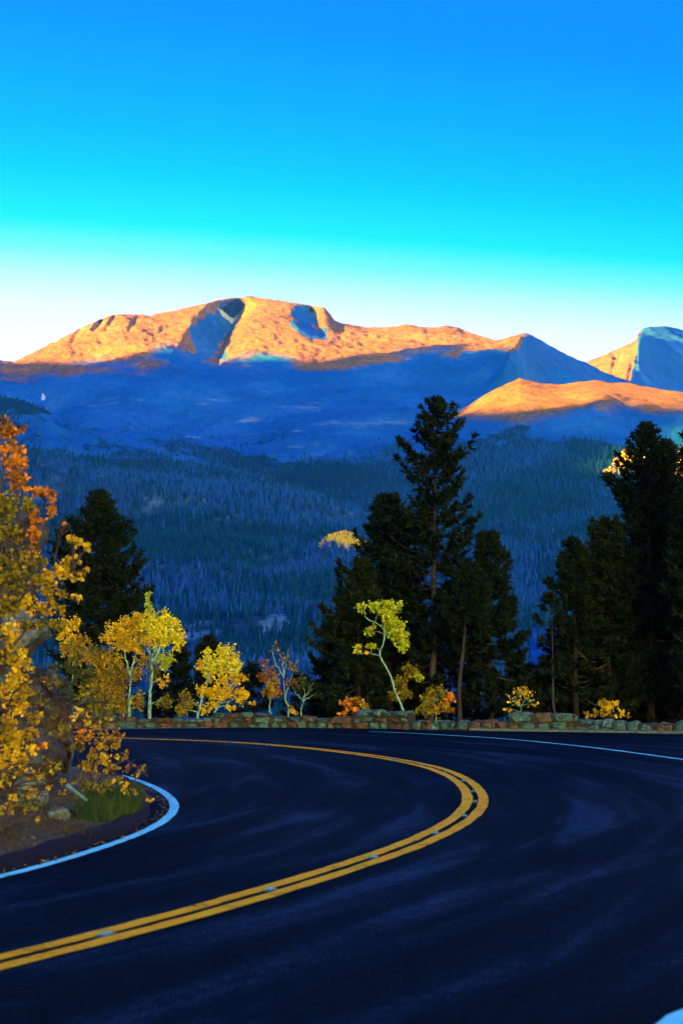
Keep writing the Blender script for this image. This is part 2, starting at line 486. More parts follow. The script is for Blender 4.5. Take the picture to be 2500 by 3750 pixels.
# --- dark spur on the left, in front of the main mountain
crestC = [(-800, 1380), (-300, 1400), (0, 1447), (100, 1472), (166, 1497), (230, 1535), (290, 1572), (350, 1566), (414, 1580), (500, 1612), (580, 1638), (663, 1663), (800, 1700), (1000, 1760), (1300, 1860)]
pxC = np.linspace(-700, 1200, 250)
def reliefC(px, py, P, s):
    P = P.copy(); x, y = P[..., 0], P[..., 1]; crest = np.clip(s / 0.4, 0, 1)
    P[..., 2] += crest * (fbm(x, y, 260, 4, 63) * 40 + fbm(x, y, 80, 4, 69) * 14) + fbm(x, y, 25, 3, 65) * 4
    return P
rowsC = [(crestC, [(-700, 4300), (1200, 3900)]), ([(-700, 1560), (300, 1650), (700, 1720), (1200, 1880)], [(-700, 4000), (1200, 3700)]), ([(-700, 1800), (1200, 1950)], [(-700, 3500), (1200, 3450)])]
gC = loft(rowsC, pxC, [40, 24], reliefC, back=[(150, -60), (500, -230)])

# --- forested hill across the valley
crestD = [(-800, 1600), (-300, 1615), (0, 1630), (108, 1648), (255, 1673), (446, 1683), (638, 1696), (829, 1724), (1000, 1755), (1100, 1795), (1171, 1824), (1262, 1860), (1353, 1915), (1450, 1985), (1600, 2080), (1800, 2200), (2000, 2310)]
pxD = np.linspace(-700, 1900, 360)
def reliefD(px, py, P, s):
    y = P[..., 1].copy(); crest = np.clip(s / 0.5, 0, 1)
    d, t = seg(px, py, 1250, 1950, 1250, 2050)     # the knoll that catches the light
    dy = -110 * bell(d, 120) * bell(t - 0.4, 0.7)
    k = (y + dy) / y
    P = P.copy(); P[..., 0] *= k; P[..., 1] += dy; P[..., 2] = CAM_H + (P[..., 2] - CAM_H) * k
    x, y = P[..., 0], P[..., 1]
    a1 = (0.80 * x - 0.6 * y) / 3.2; a2 = 0.6 * x + 0.80 * y
    P[..., 2] += crest * (fbm(a1, a2, 210, 3, 83) * 46 + fbm(x, y, 90, 3, 89) * 7) * (1 - sstep(4, 6, s) * 0.8)
    return P
rowsD = [(crestD, [(-700, 2900), (600, 2850), (1300, 2500), (1900, 1800)]),
         ([(-700, 1800), (600, 1840), (1100, 1900), (1300, 1950), (1900, 2330)], [(-700, 2600), (600, 2500), (1300, 2330), (1900, 1600)]),
         ([(-700, 1960), (600, 1990), (1300, 2040), (1900, 2370)], [(-700, 2250), (600, 2180), (1300, 2080), (1900, 1450)]),
         ([(-700, 2110), (600, 2120), (1300, 2160), (1900, 2400)], [(-700, 1850), (1300, 1750), (1900, 1300)]),
         ([(-700, 2250), (600, 2260), (1300, 2290), (1900, 2440)], [(-700, 1450), (1300, 1350), (1900, 1100)]),
         ([(-700, 2390), (1300, 2400), (1900, 2480)], [(-700, 1050), (1900, 900)]),
         ([(-700, 2530), (1300, 2540), (1900, 2560)], 640),
         ([(-700, 2720), (1900, 2720)], 340)]
gD = loft(rowsD, pxD, [24, 22, 24, 34, 44, 40, 16], reliefD, back=[(150, -40), (500, -160)])

def nb(g): return len(g[2]) - len(g[0])          # number of back rows
def tint_full(g, fn):
    PX, PY, P, SS = g
    c = fn(PX, PY, P[nb(g):], SS)
    return np.concatenate([np.tile(c[:1] * 0, (nb(g), 1, 1)), c]).reshape(-1, c.shape[-1])

def poly_mask(px, py, poly):
    p = np.asarray(poly, float); ins = np.zeros(px.shape, bool); j = len(p) - 1
    for i in range(len(p)):
        xi, yi, xj, yj = p[i][0], p[i][1], p[j][0], p[j][1]
        if yi != yj: ins ^= ((yi > py) != (yj > py)) & (px < (xj - xi) * (py - yi) / (yj - yi) + xi)
        j = i
    return ins
snow_gully = [(797, 1127), (815, 1128), (838, 1140), (856, 1134), (874, 1145), (866, 1160), (852, 1182), (838, 1168), (812, 1148)]
snow_spots = [[(150, 1458), (160, 1460), (168, 1470), (160, 1482), (152, 1480)], [(628, 1583), (645, 1584), (642, 1590), (630, 1589)]]
def tintA(px, py, P, s):
    c = np.zeros(px.shape + (4,))
    low = sstep(1590, 1700, py - 0.05 * (px - 700) + fbm(P[..., 0], P[..., 1], 200, 4, 91) * 120)
    sp = sstep(0, 0.25, fbm(P[..., 0], P[..., 1], 260, 4, 92)) * sstep(1480, 1600, py)
    c[..., 0] = 0.36 * low + 0.16 * sp
    c[..., 3] = sstep(972, 1066, P[..., 2] - 65 * sstep(1200, 1500, px) + fbm(P[..., 0], P[..., 1], 350, 4, 97) * 260)  # ochre limit raised on the right to keep to the shadow edge
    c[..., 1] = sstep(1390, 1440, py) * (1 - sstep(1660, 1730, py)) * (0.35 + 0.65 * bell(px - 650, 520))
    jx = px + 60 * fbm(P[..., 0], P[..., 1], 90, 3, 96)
    talus_or_shade = poly_mask(jx, py, [(745, 1180), (800, 1105), (905, 1085), (880, 1140), (845, 1220), (815, 1330), (700, 1330), (700, 1250)]) | poly_mask(jx, py, [(1070, 1120), (1150, 1120), (1190, 1240), (1110, 1235)]) | poly_mask(jx, py, [(1690, 1310), (1870, 1296), (1918, 1240), (1950, 1215), (1960, 1420), (1650, 1420)])  # shade painted as blue rock over the gully and shaded faces
    talus_or_shade |= (jx > 1930 + 0.1 * (py - 1220)) & (py < 1600)  # shaded flank of the pointed peak painted blue too
    c[..., 3] *= 1 - 0.95 * talus_or_shade
    m = poly_mask(px, py, snow_gully).astype(float) * 0.75
    for q in snow_spots: m = np.maximum(m, poly_mask(px, py, q) * 0.75)
    c[..., 2] = m
    return c
def tintF(px, py, P, s):
    c = np.zeros(px.shape + (4,)); c[..., 3] = np.where(px > 2345 - 0.25 * (py - 1215), 0.04, 1.0)  # blue on the shaded side, ochre on the sunlit side: light in the colour
    return c
def tintB(px, py, P, s):
    c = np.zeros(px.shape + (4,))
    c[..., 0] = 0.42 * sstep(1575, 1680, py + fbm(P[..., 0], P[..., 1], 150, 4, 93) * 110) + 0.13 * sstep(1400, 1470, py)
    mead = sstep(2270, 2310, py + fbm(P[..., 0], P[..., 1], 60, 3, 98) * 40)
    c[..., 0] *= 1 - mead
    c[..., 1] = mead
    low_ = np.interp(px, [1690, 1900, 2150, 2500, 2900], [1530, 1525, 1475, 1488, 1560])  # ochre ends along the lower edge of the sunlight
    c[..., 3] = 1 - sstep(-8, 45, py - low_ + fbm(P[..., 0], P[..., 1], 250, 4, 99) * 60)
    return c
def tintC(px, py, P, s):
    c = np.zeros(px.shape + (4,))
    c[..., 0] = 0.27 + 0.2 * fbm(P[..., 0], P[..., 1], 160, 3, 94)
    c[..., 1] = 0.9 * bell(px - 330, 90) * bell(py - 1640, 40) + 0.3
    return c
def tintD(px, py, P, s):
    c = np.zeros(px.shape + (4,))
    talus_or_shade = bell(px - 700, 130) * bell(py - 2310, 70) + 1.1 * bell(px - 900, 90) * bell(py - 2420, 45) + 0.9 * bell(px - 1000, 60) * bell(py - 2300, 40)
    c[..., 1] = 0.5 * np.clip(sstep(0.25, 0.75, talus_or_shade + fbm(P[..., 0], P[..., 1], 40, 4, 95) * 1.2), 0, 1)
    return c
def tintB2(px, py, P, s):
    c = tintB(px, py, P, s)
    return c
terr = {}
for key, nm, g, fn, mt in (('A', 'mountain', gA, tintA, 'mountain'), ('F', 'far_peak', gF, tintF, 'mountain'), ('B', 'mountain_shoulder', gB, tintB2, 'mountain'),
                           ('C', 'mountain_spur', gC, tintC, 'mountain'), ('D', 'forested_hill', gD, tintD, 'forest_floor')):
    P = g[2]
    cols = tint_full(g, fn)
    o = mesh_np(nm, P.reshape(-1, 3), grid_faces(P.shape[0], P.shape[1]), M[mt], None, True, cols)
    tag(o, kind='structure')
    terr[key] = o
# ------------------------------------------------------------------ the ridge to the west that keeps the valley in shadow
LIT = {
 'A': [[(20, 1250), (20, 1325), (190, 1322), (310, 1337), (385, 1328), (450, 1302), (600, 1296), (620, 1305), (800, 1316), (1000, 1310), (1150, 1312), (1310, 1300), (1500, 1285), (1680, 1270), (1760, 1268),
        (1740, 1303), (1860, 1292), (1960, 1225), (1960, 1000), (0, 1000)]],
 'F': [[(1900, 1000), (1900, 1420), (2250, 1372), (2340, 1384), (2600, 1390), (2900, 1390), (2900, 1000)]],
 'B': [[(1690, 1522), (1740, 1470), (1800, 1420), (1850, 1378), (1900, 1350), (2900, 1380), (2900, 1560), (2500, 1484), (2450, 1465), (2250, 1463), (2150, 1460), (2000, 1500), (1900, 1520), (1780, 1525)],
       [(2195, 1730), (2290, 1660), (2420, 1600), (2500, 1545), (2900, 1500), (2900, 1800), (2500, 1760), (2330, 1740)]],
 'C': [], 'D': [[(1145, 1985), (1190, 1960), (1235, 1942), (1290, 1948), (1345, 1975), (1300, 1985), (1220, 1984)]],
}
OCC = {'A': lambda px, py: ~((px > 1500) & (py > interp_line(crestB, px))) & ~(py > interp_line(crestC, px)) & ~(py > interp_line(crestD, px)),
       'F': lambda px, py: py < interp_line(crestB, px), 'B': lambda px, py: ~(py > interp_line(crestD, px)) & (py < 2450),
       'C': lambda px, py: ~(py > interp_line(crestD, px)), 'D': lambda px, py: py < 2500}
tanE = math.tan(SUN_EL)
UU, WW, LL, QQ = [], [], [], []
for key, g in (('A', gA), ('F', gF), ('B', gB), ('C', gC), ('D', gD)):
    PX, PY, P, SS = g; P = P[nb(g):]
    vis = OCC[key](PX, PY) & (PX > -120) & (PX < 2650)
    lit = np.zeros(PX.shape, bool)
    for poly in LIT[key]: lit |= poly_mask(PX, PY, poly)
    dpx = np.gradient(PX, axis=1) * np.abs(np.gradient(PY, axis=0))
    u = -P[..., 0] * math.cos(SUN_PHI) + P[..., 1] * math.sin(SUN_PHI)
    t = P[..., 0] * math.sin(SUN_PHI) + P[..., 1] * math.cos(SUN_PHI)
    w = P[..., 2] + t * tanE
    wt = dpx * np.where(lit, 1.6, 1.0)
    if key == 'A': wt = wt * np.where(poly_mask(PX, PY, [(1730, 1210), (1735, 1305), (1870, 1297), (1935, 1215)]), 5.0, 1.0)
    UU.append(u[vis]); WW.append(w[vis]); LL.append(lit[vis]); QQ.append(wt[vis])
UU, WW, LL, QQ = map(np.concatenate, (UU, WW, LL, QQ))
T0 = -2600.0
us = np.arange(-2600, 8200, 22.0)
Hs = np.full(len(us), np.nan)
for k, u0 in enumerate(us):
    m = np.abs(UU - u0) < 16
    if m.sum() < 6: continue
    o = np.argsort(WW[m]); w = WW[m][o]; l_ = LL[m][o]; q = QQ[m][o]
    # threshold h: shaded below, lit above. cost = lit below + shaded above
    cost = np.cumsum(np.where(l_, q, 0)) + (np.where(~l_, q, 0).sum() - np.cumsum(np.where(~l_, q, 0)))
    cost0 = np.where(~l_, q, 0).sum()
    j = np.argmin(cost)
    if cost0 <= cost[j]: Hs[k] = w[0] - 5
    elif j == len(w) - 1: Hs[k] = w[-1] + 25
    else: Hs[k] = 0.5 * (w[j] + w[j + 1])
ok = ~np.isnan(Hs)
Hs = np.interp(us, us[ok], Hs[ok], left=None)
near = us < us[ok][0]
Hs[near] = np.interp(us[near], [-2600, 0, us[ok][0]], [150, 190, Hs[ok][0]])
Hs = Hs - T0 * tanE                      # height of the ridge itself
Hs = np.maximum(Hs, 330)
dvec = np.array([math.sin(SUN_PHI), math.cos(SUN_PHI)]); pvec = np.array([-math.cos(SUN_PHI), math.sin(SUN_PHI)])
prof = [(-2400, 0.0), (-1500, 0.30), (-700, 0.68), (-250, 0.90), (-60, 0.985), (0, 1.0), (60, 0.985), (250, 0.88), (700, 0.62), (1300, 0.30), (1700, 0.06)]
rows = []
for off, hf in prof:
    q = np.zeros((len(us), 3))
    xy = us[:, None] * pvec + (T0 + off) * dvec
    q[:, :2] = xy
    hh = Hs if abs(off) < 100 else np.convolve(np.pad(Hs, 20, mode='edge'), np.ones(41) / 41, 'valid')
    hh = np.minimum(hh, Hs) if abs(off) < 300 else hh * 0.9
    q[:, 2] = -70 + (hh + 70) * hf + (fbm(xy[:, 0], xy[:, 1], 300, 4, 101) * 60 * min(1, abs(off) / 500))
    if 0 < abs(off) < 1400: q[:, 2] = np.minimum(q[:, 2], -70 + (Hs + 70) * (hf + 0.02))
    rows.append(q)
rows = np.array(rows)
tag(mesh_np('western_ridge', rows.reshape(-1, 3), grid_faces(rows.shape[0], rows.shape[1], True), M['mountain'], None, True, np.tile([0.3, 0.2, 0, 0.2], (rows.shape[0] * rows.shape[1], 1))), kind='structure')

# ------------------------------------------------------------------ ground, road and markings
def mat_simple(name, stops, scale, detail=6, rough=0.9, spec=0.2, bs=0.0, bd=0.01):
    m, n, l, b = new_mat(name)
    p = world_pos(n)
    t = noise(n, l, scale, detail, 0.65, p)
    r = ramp(n, l, t.outputs[0], stops)
    l.new(r.outputs[0], b.inputs['Base Color'])
    b.inputs['Roughness'].default_value = rough; b.inputs['Specular IOR Level'].default_value = spec
    if bs: 
        t2 = noise(n, l, scale * 6, 4, 0.7, p)
        bump(n, l, b, t2.outputs[0], bs, bd)
    return m
M['ground'] = mat_simple('forest_ground', [(0.35, (0.03, 0.035, 0.025)), (0.6, (0.07, 0.07, 0.05)), (0.75, (0.12, 0.11, 0.08))], 1.2, bs=0.5, bd=0.05)

# wall line on the ground (road side of the wall)
WALL_PX = [(120, 2672), (455, 2667), (631, 2665), (1052, 2665), (1450, 2670), (1751, 2676), (2100, 2680), (2500, 2687), (2900, 2700)]
wl_g = on_ground(np.array([p[0] for p in WALL_PX]), np.array([p[1] for p in WALL_PX]))

# the ground: one sheet, road level here, falling into the valley beyond the wall
def ground_z(x, y):
    yw = np.interp(x, wl_g[:, 0], wl_g[:, 1])
    b = y - yw - 0.8
    z = -0.06 - 0.11 * np.clip(b, 0, 14) - 0.42 * np.clip(b - 14, 0, 230)
    z = np.where(b > 0, z + fbm(x, y, 7, 4, 121) * 0.5 * np.clip(b / 6, 0, 1), z)
    return np.maximum(z, -105)
ax_ = np.concatenate([-np.geomspace(14000, 30, 26), np.linspace(-28, 28, 90), np.geomspace(30, 6000, 22)])
ay_ = np.concatenate([-np.geomspace(6500, 20, 16), np.linspace(-18, 44, 40), np.linspace(44.7, 74, 60), np.geomspace(76, 9500, 36)])
GX, GY = np.meshgrid(ax_, ay_)
GZ = ground_z(GX, GY)
tag(mesh_np('ground', np.stack([GX, GY, GZ], -1).reshape(-1, 3), grid_faces(len(ay_), len(ax_), True), M['ground'], None, True), kind='structure')

_b3 = on_ground(np.array([877., 1740., 1122.]), np.array([3298., 2936., 2741.]))[:, :2]
_A = 2 * (_b3[1:] - _b3[:1]); _r = (_b3[1:] ** 2).sum(1) - (_b3[:1] ** 2).sum(1)
BEND = np.linalg.solve(_A, _r)                    # middle of the bend
def mat_asphalt():
    m, n, l, b = new_mat('asphalt')
    p = world_pos(n)
    fine = noise(n, l, 55.0, 4, 0.7, p)
    mid = noise(n, l, 7.0, 8, 0.8, p)
    # traffic marks run round the bend: noise in radius and angle about the middle of the curve
    sb = N(n, 'ShaderNodeVectorMath', operation='SUBTRACT'); l.new(p, sb.inputs[0]); sb.inputs[1].default_value = (BEND[0], BEND[1], 0)
    sx = n.new('ShaderNodeSeparateXYZ'); l.new(sb.outputs[0], sx.inputs[0])
    ln = N(n, 'ShaderNodeVectorMath', operation='LENGTH'); l.new(sb.outputs[0], ln.inputs[0])
    an = N(n, 'ShaderNodeMath', operation='ARCTAN2'); l.new(sx.outputs[1], an.inputs[0]); l.new(sx.outputs[0], an.inputs[1])
    r1 = N(n, 'ShaderNodeMath', operation='MULTIPLY'); l.new(ln.outputs['Value'], r1.inputs[0]); r1.inputs[1].default_value = 1.7
    a1 = N(n, 'ShaderNodeMath', operation='MULTIPLY'); l.new(an.outputs[0], a1.inputs[0]); a1.inputs[1].default_value = 5.0
    mp = n.new('ShaderNodeCombineXYZ'); l.new(r1.outputs[0], mp.inputs[0]); l.new(a1.outputs[0], mp.inputs[1])
    streak = noise(n, l, 1.0, 6, 0.6, mp.outputs[0], 0.5)
    c = ramp(n, l, fine.outputs[0], [(0.36, (0.0006, 0.0018, 0.0034)), (0.52, (0.0014, 0.0045, 0.0080)), (0.68, (0.012, 0.030, 0.042))])
    c2 = ramp(n, l, streak.outputs[0], [(0.36, (0.45, 0.45, 0.48)), (0.50, (0.9, 0.9, 0.9)), (0.58, (1.8, 1.9, 2.0)), (0.66, (4.0, 4.2, 4.5))])
    c3 = ramp(n, l, mid.outputs[0], [(0.35, (0.45, 0.45, 0.45)), (0.5, (1, 1, 1)), (0.66, (1.9, 1.9, 1.9))])
    col = mix(n, l, 1.0, c.outputs[0], c2.outputs[0], 'MULTIPLY')
    col = mix(n, l, 1.0, col, c3.outputs[0], 'MULTIPLY')
    vor = n.new('ShaderNodeTexVoronoi'); vor.feature = 'DISTANCE_TO_EDGE'; vor.inputs['Scale'].default_value = 0.23
    wob = noise(n, l, 1.1, 5, 0.6, p); 
    va = N(n, 'ShaderNodeVectorMath', operation='MULTIPLY_ADD'); va.inputs[1].default_value = (1.6, 1.6, 0); l.new(wob.outputs['Color'], va.inputs[0]); l.new(p, va.inputs[2])
    l.new(va.outputs[0], vor.inputs['Vector'])
    cr = ramp(n, l, vor.outputs['Distance'], [(0.0, (0.55, 0.55, 0.55)), (0.006, (1, 1, 1))])
    col = mix(n, l, 0.55, col, mix(n, l, 1.0, col, cr.outputs[0], 'MULTIPLY'))
    l.new(col, b.inputs['Base Color'])
    b.inputs['Roughness'].default_value = 0.78; b.inputs['Specular IOR Level'].default_value = 0.012
    bump(n, l, b, fine.outputs[0], 0.5, 0.006)
    return m
M['asphalt'] = mat_asphalt()
def mat_paint(name, base, wear):
    m, n, l, b = new_mat(name)
    p = world_pos(n)
    t = noise(n, l, 26.0, 6, 0.75, p); t2 = noise(n, l, 2.2, 5, 0.7, p)
    ad = N(n, 'ShaderNodeMath', operation='ADD'); l.new(t.outputs[0], ad.inputs[0]); l.new(t2.outputs[0], ad.inputs[1])
    r = ramp(n, l, ad.outputs[0], [(0.80, tuple(c * 0.22 for c in base)), (0.88, tuple(c * 0.85 for c in base)), (1.0, base)])
    l.new(r.outputs[0], b.inputs['Base Color'])
    b.inputs['Roughness'].default_value = 0.8; b.inputs['Specular IOR Level'].default_value = 0.04
    bump(n, l, b, t.outputs[0], 0.3, 0.004)
    return m
M['yellow_paint'] = mat_paint('yellow_road_paint', (0.98, 0.45, 0.003), 1)
M['white_paint'] = mat_paint('white_road_paint', (0.22, 0.86, 0.66), 1)

def spline(pts, n):
    """Catmull-Rom through points, resampled evenly"""
    P = np.asarray(pts, float)
    Q = np.concatenate([[2 * P[0] - P[1]], P, [2 * P[-1] - P[-2]]])
    out = []
    for k in range(1, len(Q) - 2):
        t = np.linspace(0, 1, 14, endpoint=False)[:, None]
        a, b, c, d = Q[k - 1], Q[k], Q[k + 1], Q[k + 2]
        out.append(0.5 * ((2 * b) + (-a + c) * t + (2 * a - 5 * b + 4 * c - d) * t**2 + (-a + 3 * b - 3 * c + d) * t**3))
    out = np.concatenate(out + [P[-1:]])
    s = np.concatenate([[0], np.cumsum(np.linalg.norm(np.diff(out, axis=0), axis=1))])
    e = np.linspace(0, s[-1], n)
    return np.stack([np.interp(e, s, out[:, k]) for k in range(out.shape[1])], -1)
def smooth_line(P, k=9, it=3):
    for _ in range(it):
        Q = np.concatenate([P[:1] + (P[:1] - P[1:k // 2 + 1][::-1]), P, P[-1:] + (P[-1:] - P[-k // 2:-1][::-1])])
        Q = np.stack([np.convolve(Q[:, c], np.ones(k) / k, 'same') for c in range(Q.shape[1])], -1)
        P = Q[k // 2:k // 2 + len(P)]
    return P
def ground_curve(pix, n=260, extra_start=(), extra_end=(), smooth=True):
    a = np.asarray(pix, float)
    g = on_ground(a[:, 0], a[:, 1])[:, :2]
    g = np.concatenate([np.reshape(extra_start, (-1, 2)), g, np.reshape(extra_end, (-1, 2))])
    c = spline(g, n)
    return smooth_line(c, 11, 3) if smooth else c
def normals2(c):
    t = np.gradient(c, axis=0); t /= np.linalg.norm(t, axis=1)[:, None]
    return np.stack([t[:, 1], -t[:, 0]], -1)          # to the right of travel
def ribbon(c, width, z, rough=0.0, seed=0):
    nrm = normals2(c)
    s = np.arange(len(c))
    j1 = fbm(s * 0.9, s * 0 + seed, 2.0, 2, seed) * rough; j2 = fbm(s * 0.9, s * 0 + seed + 50, 2.0, 2, seed + 5) * rough
    l_ = c - nrm * (width / 2 + j1)[:, None]; r_ = c + nrm * (width / 2 + j2)[:, None]
    v = np.zeros((len(c) * 2, 3)); v[0::2, :2] = l_; v[1::2, :2] = r_; v[:, 2] = z
    i = np.arange(len(c) - 1) * 2
    return v, np.stack([i, i + 1, i + 3, i + 2], -1)

YI = [(0, 3515), (239, 3457), (399, 3415), (638, 3353), (877, 3284), (1036, 3239), (1250, 3172), (1370, 3132), (1489, 3088), (1569, 3053), (1649, 3011), (1688, 2977), (1711, 2938),
      (1706, 2905), (1684, 2876), (1649, 2848), (1593, 2823), (1529, 2805), (1409, 2782), (1262, 2762), (1122, 2745), (981, 2731), (841, 2721), (701, 2714), (560, 2709), (490, 2707)]
YO = [(0, 3543), (239, 3485), (399, 3443), (638, 3383), (877, 3313), (1036, 3266), (1250, 3199), (1370, 3160), (1489, 3118), (1569, 3084), (1649, 3046), (1712, 3008), (1754, 2970), (1771, 2935),
      (1763, 2904), (1738, 2875), (1696, 2848), (1633, 2821), (1569, 2803), (1409, 2771), (1262, 2751), (1122, 2737), (981, 2725), (841, 2716), (701, 2711), (560, 2706), (490, 2704)]
WI = [(0, 3214), (120, 3184), (239, 3150), (359, 3112), (478, 3070), (558, 3034), (606, 3005), (634, 2975), (639, 2950), (626, 2926), (598, 2903), (558, 2881), (510, 2862), (462, 2847), (430, 2839), (360, 2826), (250, 2812)]
WO = [(1400, 2682), (1488, 2685), (1610, 2692), (1821, 2705), (2031, 2724), (2242, 2748), (2500, 2783)]
c_in = ground_curve(YI, 300); c_out = ground_curve(YO, 300)
c_mid = 0.5 * (c_in + c_out)
# one centre line keeps the two stripes parallel; it goes on outside the picture
def extend(c, d0, d1):
    t0 = c[0] - c[6]; t0 /= np.linalg.norm(t0); t1 = c[-1] - c[-7]; t1 /= np.linalg.norm(t1)
    return np.concatenate([[c[0] + t0 * d for d in np.linspace(d0, d0 / 12, 12)], c, [c[-1] + t1 * d for d in np.linspace(d1 / 12, d1, 12)]])
c_mid = extend(c_mid, 6, 14)
nm_ = normals2(c_mid)
for off in (-0.098, 0.098):
    v, f = ribbon(c_mid + nm_ * off, 0.128, 0.010, 0.018, 7 if off < 0 else 9)
    tag(mesh_np('yellow_centre_line', v, f[:, ::-1], M['yellow_paint']), kind='structure')
c_wi = extend(ground_curve(WI, 260), 6, 10)
v, f = ribbon(c_wi, 0.108, 0.010, 0.010, 13); tag(mesh_np('white_edge_line', v, f[:, ::-1], M['white_paint']), kind='structure')
c_wo = extend(ground_curve(WO, 160), 0.5, 0.2)
tail = spline([c_wo[-1], c_wo[-1] + (c_wo[-1] - c_wo[-8]) * 12, (7.9, 22), (7.4, 17), (5.2, 13), (3.2, 10.2), *[tuple(g[:2]) for g in on_ground(np.array([2560., 2470., 2380.]), np.array([3698., 3745., 3800.]))], (0.2, 5.4), (-1.5, 3.6)], 160)
v, f = ribbon(np.concatenate([c_wo[:-1], tail]), 0.11, 0.010, 0.008, 17); tag(mesh_np('white_edge_line', v, f[:, ::-1], M['white_paint']), kind='structure')
c_w3 = ground_curve([(300, 2674), (455, 2670), (560, 2668), (680, 2667), (770, 2667)], 40)
v, f = ribbon(c_w3, 0.12, 0.010, 0.01, 19); tag(mesh_np('white_edge_line', v, f[:, ::-1], M['white_paint']), kind='structure')

# the asphalt itself
ys_ = np.linspace(-14, 52, 120); xs_ = np.linspace(-26, 16, 90)
RX, RY = np.meshgrid(xs_, ys_)
yw = np.interp(RX, wl_g[:, 0], wl_g[:, 1]) - 0.02
RY = np.minimum(RY, yw)
keep = []
ff = grid_faces(len(ys_), len(xs_), True)
vv = np.stack([RX, RY, np.full_like(RX, 0.002)], -1).reshape(-1, 3)
a = vv[ff]; area = np.abs(np.cross(a[:, 1, :2] - a[:, 0, :2], a[:, 3, :2] - a[:, 0, :2]))
ff = ff[area > 1e-4]
tag(mesh_np('road', vv, ff, M['asphalt']), kind='structure')


# ------------------------------------------------------------------ distant forest (tens of thousands of conifers, one mass)
def mat_conifer_far(name, lo, hi):
    m, n, l, b = new_mat(name)
    oi = n.new('ShaderNodeObjectInfo')
    r = ramp(n, l, oi.outputs['Random'], [(0.0, lo), (1.0, hi)])
    l.new(r.outputs[0], b.inputs['Base Color'])
    b.inputs['Roughness'].default_value = 1.0; b.inputs['Specular IOR Level'].default_value = 0.0
    return m
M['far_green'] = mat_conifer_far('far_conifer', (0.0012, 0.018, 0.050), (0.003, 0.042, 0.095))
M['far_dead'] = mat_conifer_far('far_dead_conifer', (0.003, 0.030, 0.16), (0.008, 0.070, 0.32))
M['far_sunlit_tree'] = mat_conifer_far('far_sunlit_tree', (0.32, 0.31, 0.006), (0.50, 0.50, 0.012))  # sunlight put into the leaf colour, for the lit patches only

def far_tree(name, mat, h, r, layers, seed, ragged=0.25):
    q = np.random.default_rng(seed); g = Geo()
    v, f = tube([(0, 0, 0), (0, 0, h * 0.95)], [r * 0.09, r * 0.03], 4); g.add(v, f)
    for k in range(layers):
        t0 = 0.10 + 0.86 * k / layers; t1 = min(1.0, t0 + 1.5 / layers)
        rr = r * (1 - t0) ** 0.85 * q.uniform(0.8, 1.15); n = 8
        a = np.linspace(0, 2 * math.pi, n, endpoint=False) + q.uniform(0, 1)
        rad = rr * (1 + ragged * q.uniform(-1, 1, n)); rad[::2] *= 0.72
        ring = np.stack([np.cos(a) * rad, np.sin(a) * rad, h * t0 - 0.03 * h * (rad / r) + q.uniform(-0.02, 0.02, n) * h], -1)
        v = np.concatenate([ring, [[0, 0, h * t1]]])
        t = np.stack([np.arange(n), (np.arange(n) + 1) % n, np.full(n, n)], -1)
        g.add(v, None, t)
    o = g.build(name, mat)
    return o
protos = []
for k in range(3): protos.append(far_tree('conifer', M['far_green'], 1.0, 0.17 + 0.02 * k, 6 + k, 200 + k))
for k in range(2): protos.append(far_tree('grey_conifer', M['far_dead'], 1.0, 0.11 + 0.03 * k, 6, 210 + k, 0.5))
def far_sunlit_tree(seed):
    q = np.random.default_rng(seed); g = Geo()
    v, f = tube([(0, 0, 0), (0, 0, 0.6)], [0.02, 0.012], 4); g.add(v, f)
    for _ in range(26):
        c = np.array([q.normal(0, 0.14), q.normal(0, 0.14), q.uniform(0.3, 0.95)])
        s = q.uniform(0.06, 0.13)
        v = np.array([[1, 0, 0], [-1, 0, 0], [0, 1, 0], [0, -1, 0], [0, 0, 1], [0, 0, -1]]) * s * q.uniform(0.7, 1.3, (6, 1)) + c
        g.add(v, None, [[0, 2, 4], [2, 1, 4], [1, 3, 4], [3, 0, 4], [2, 0, 5], [1, 2, 5], [3, 1, 5], [0, 3, 5]])
    return g.build('aspen', M['far_sunlit_tree'])  # yellow tree standing for the sunlit trees of the forest
protos.append(far_sunlit_tree(5))
proto_col = bpy.data.collections.new('forest_kinds')
for o in protos:
    COL.objects.unlink(o); proto_col.objects.link(o)

def sample_surface(g, n, seed, dens):
    """random points on a terrain grid, evenly per world area, thinned by dens(px,py,pos,s)"""
    q = np.random.default_rng(seed)
    PX, PY, P, SS = g; P = P[nb(g):]
    e1 = P[:-1, 1:] - P[:-1, :-1]; e2 = P[1:, :-1] - P[:-1, :-1]
    A = np.abs(e1[..., 0] * e2[..., 1] - e1[..., 1] * e2[..., 0])
    pr = A.ravel() / A.sum()
    idx = q.choice(len(pr), n, p=pr); i, j = np.unravel_index(idx, A.shape)
    a = q.random(n); b = q.random(n)
    def bl(G):
        if G.ndim == 3: aa, bb = a[:, None], b[:, None]
        else: aa, bb = a, b
        return G[i, j] * (1 - aa) * (1 - bb) + G[i, j + 1] * aa * (1 - bb) + G[i + 1, j] * (1 - aa) * bb + G[i + 1, j + 1] * aa * bb
    px, py, p, s = bl(PX), bl(PY), bl(P), bl(SS)
    keep = q.random(n) < dens(px, py, p, s)
    keep &= (px > -160) & (px < 2660)
    return px[keep], py[keep], p[keep], s[keep]

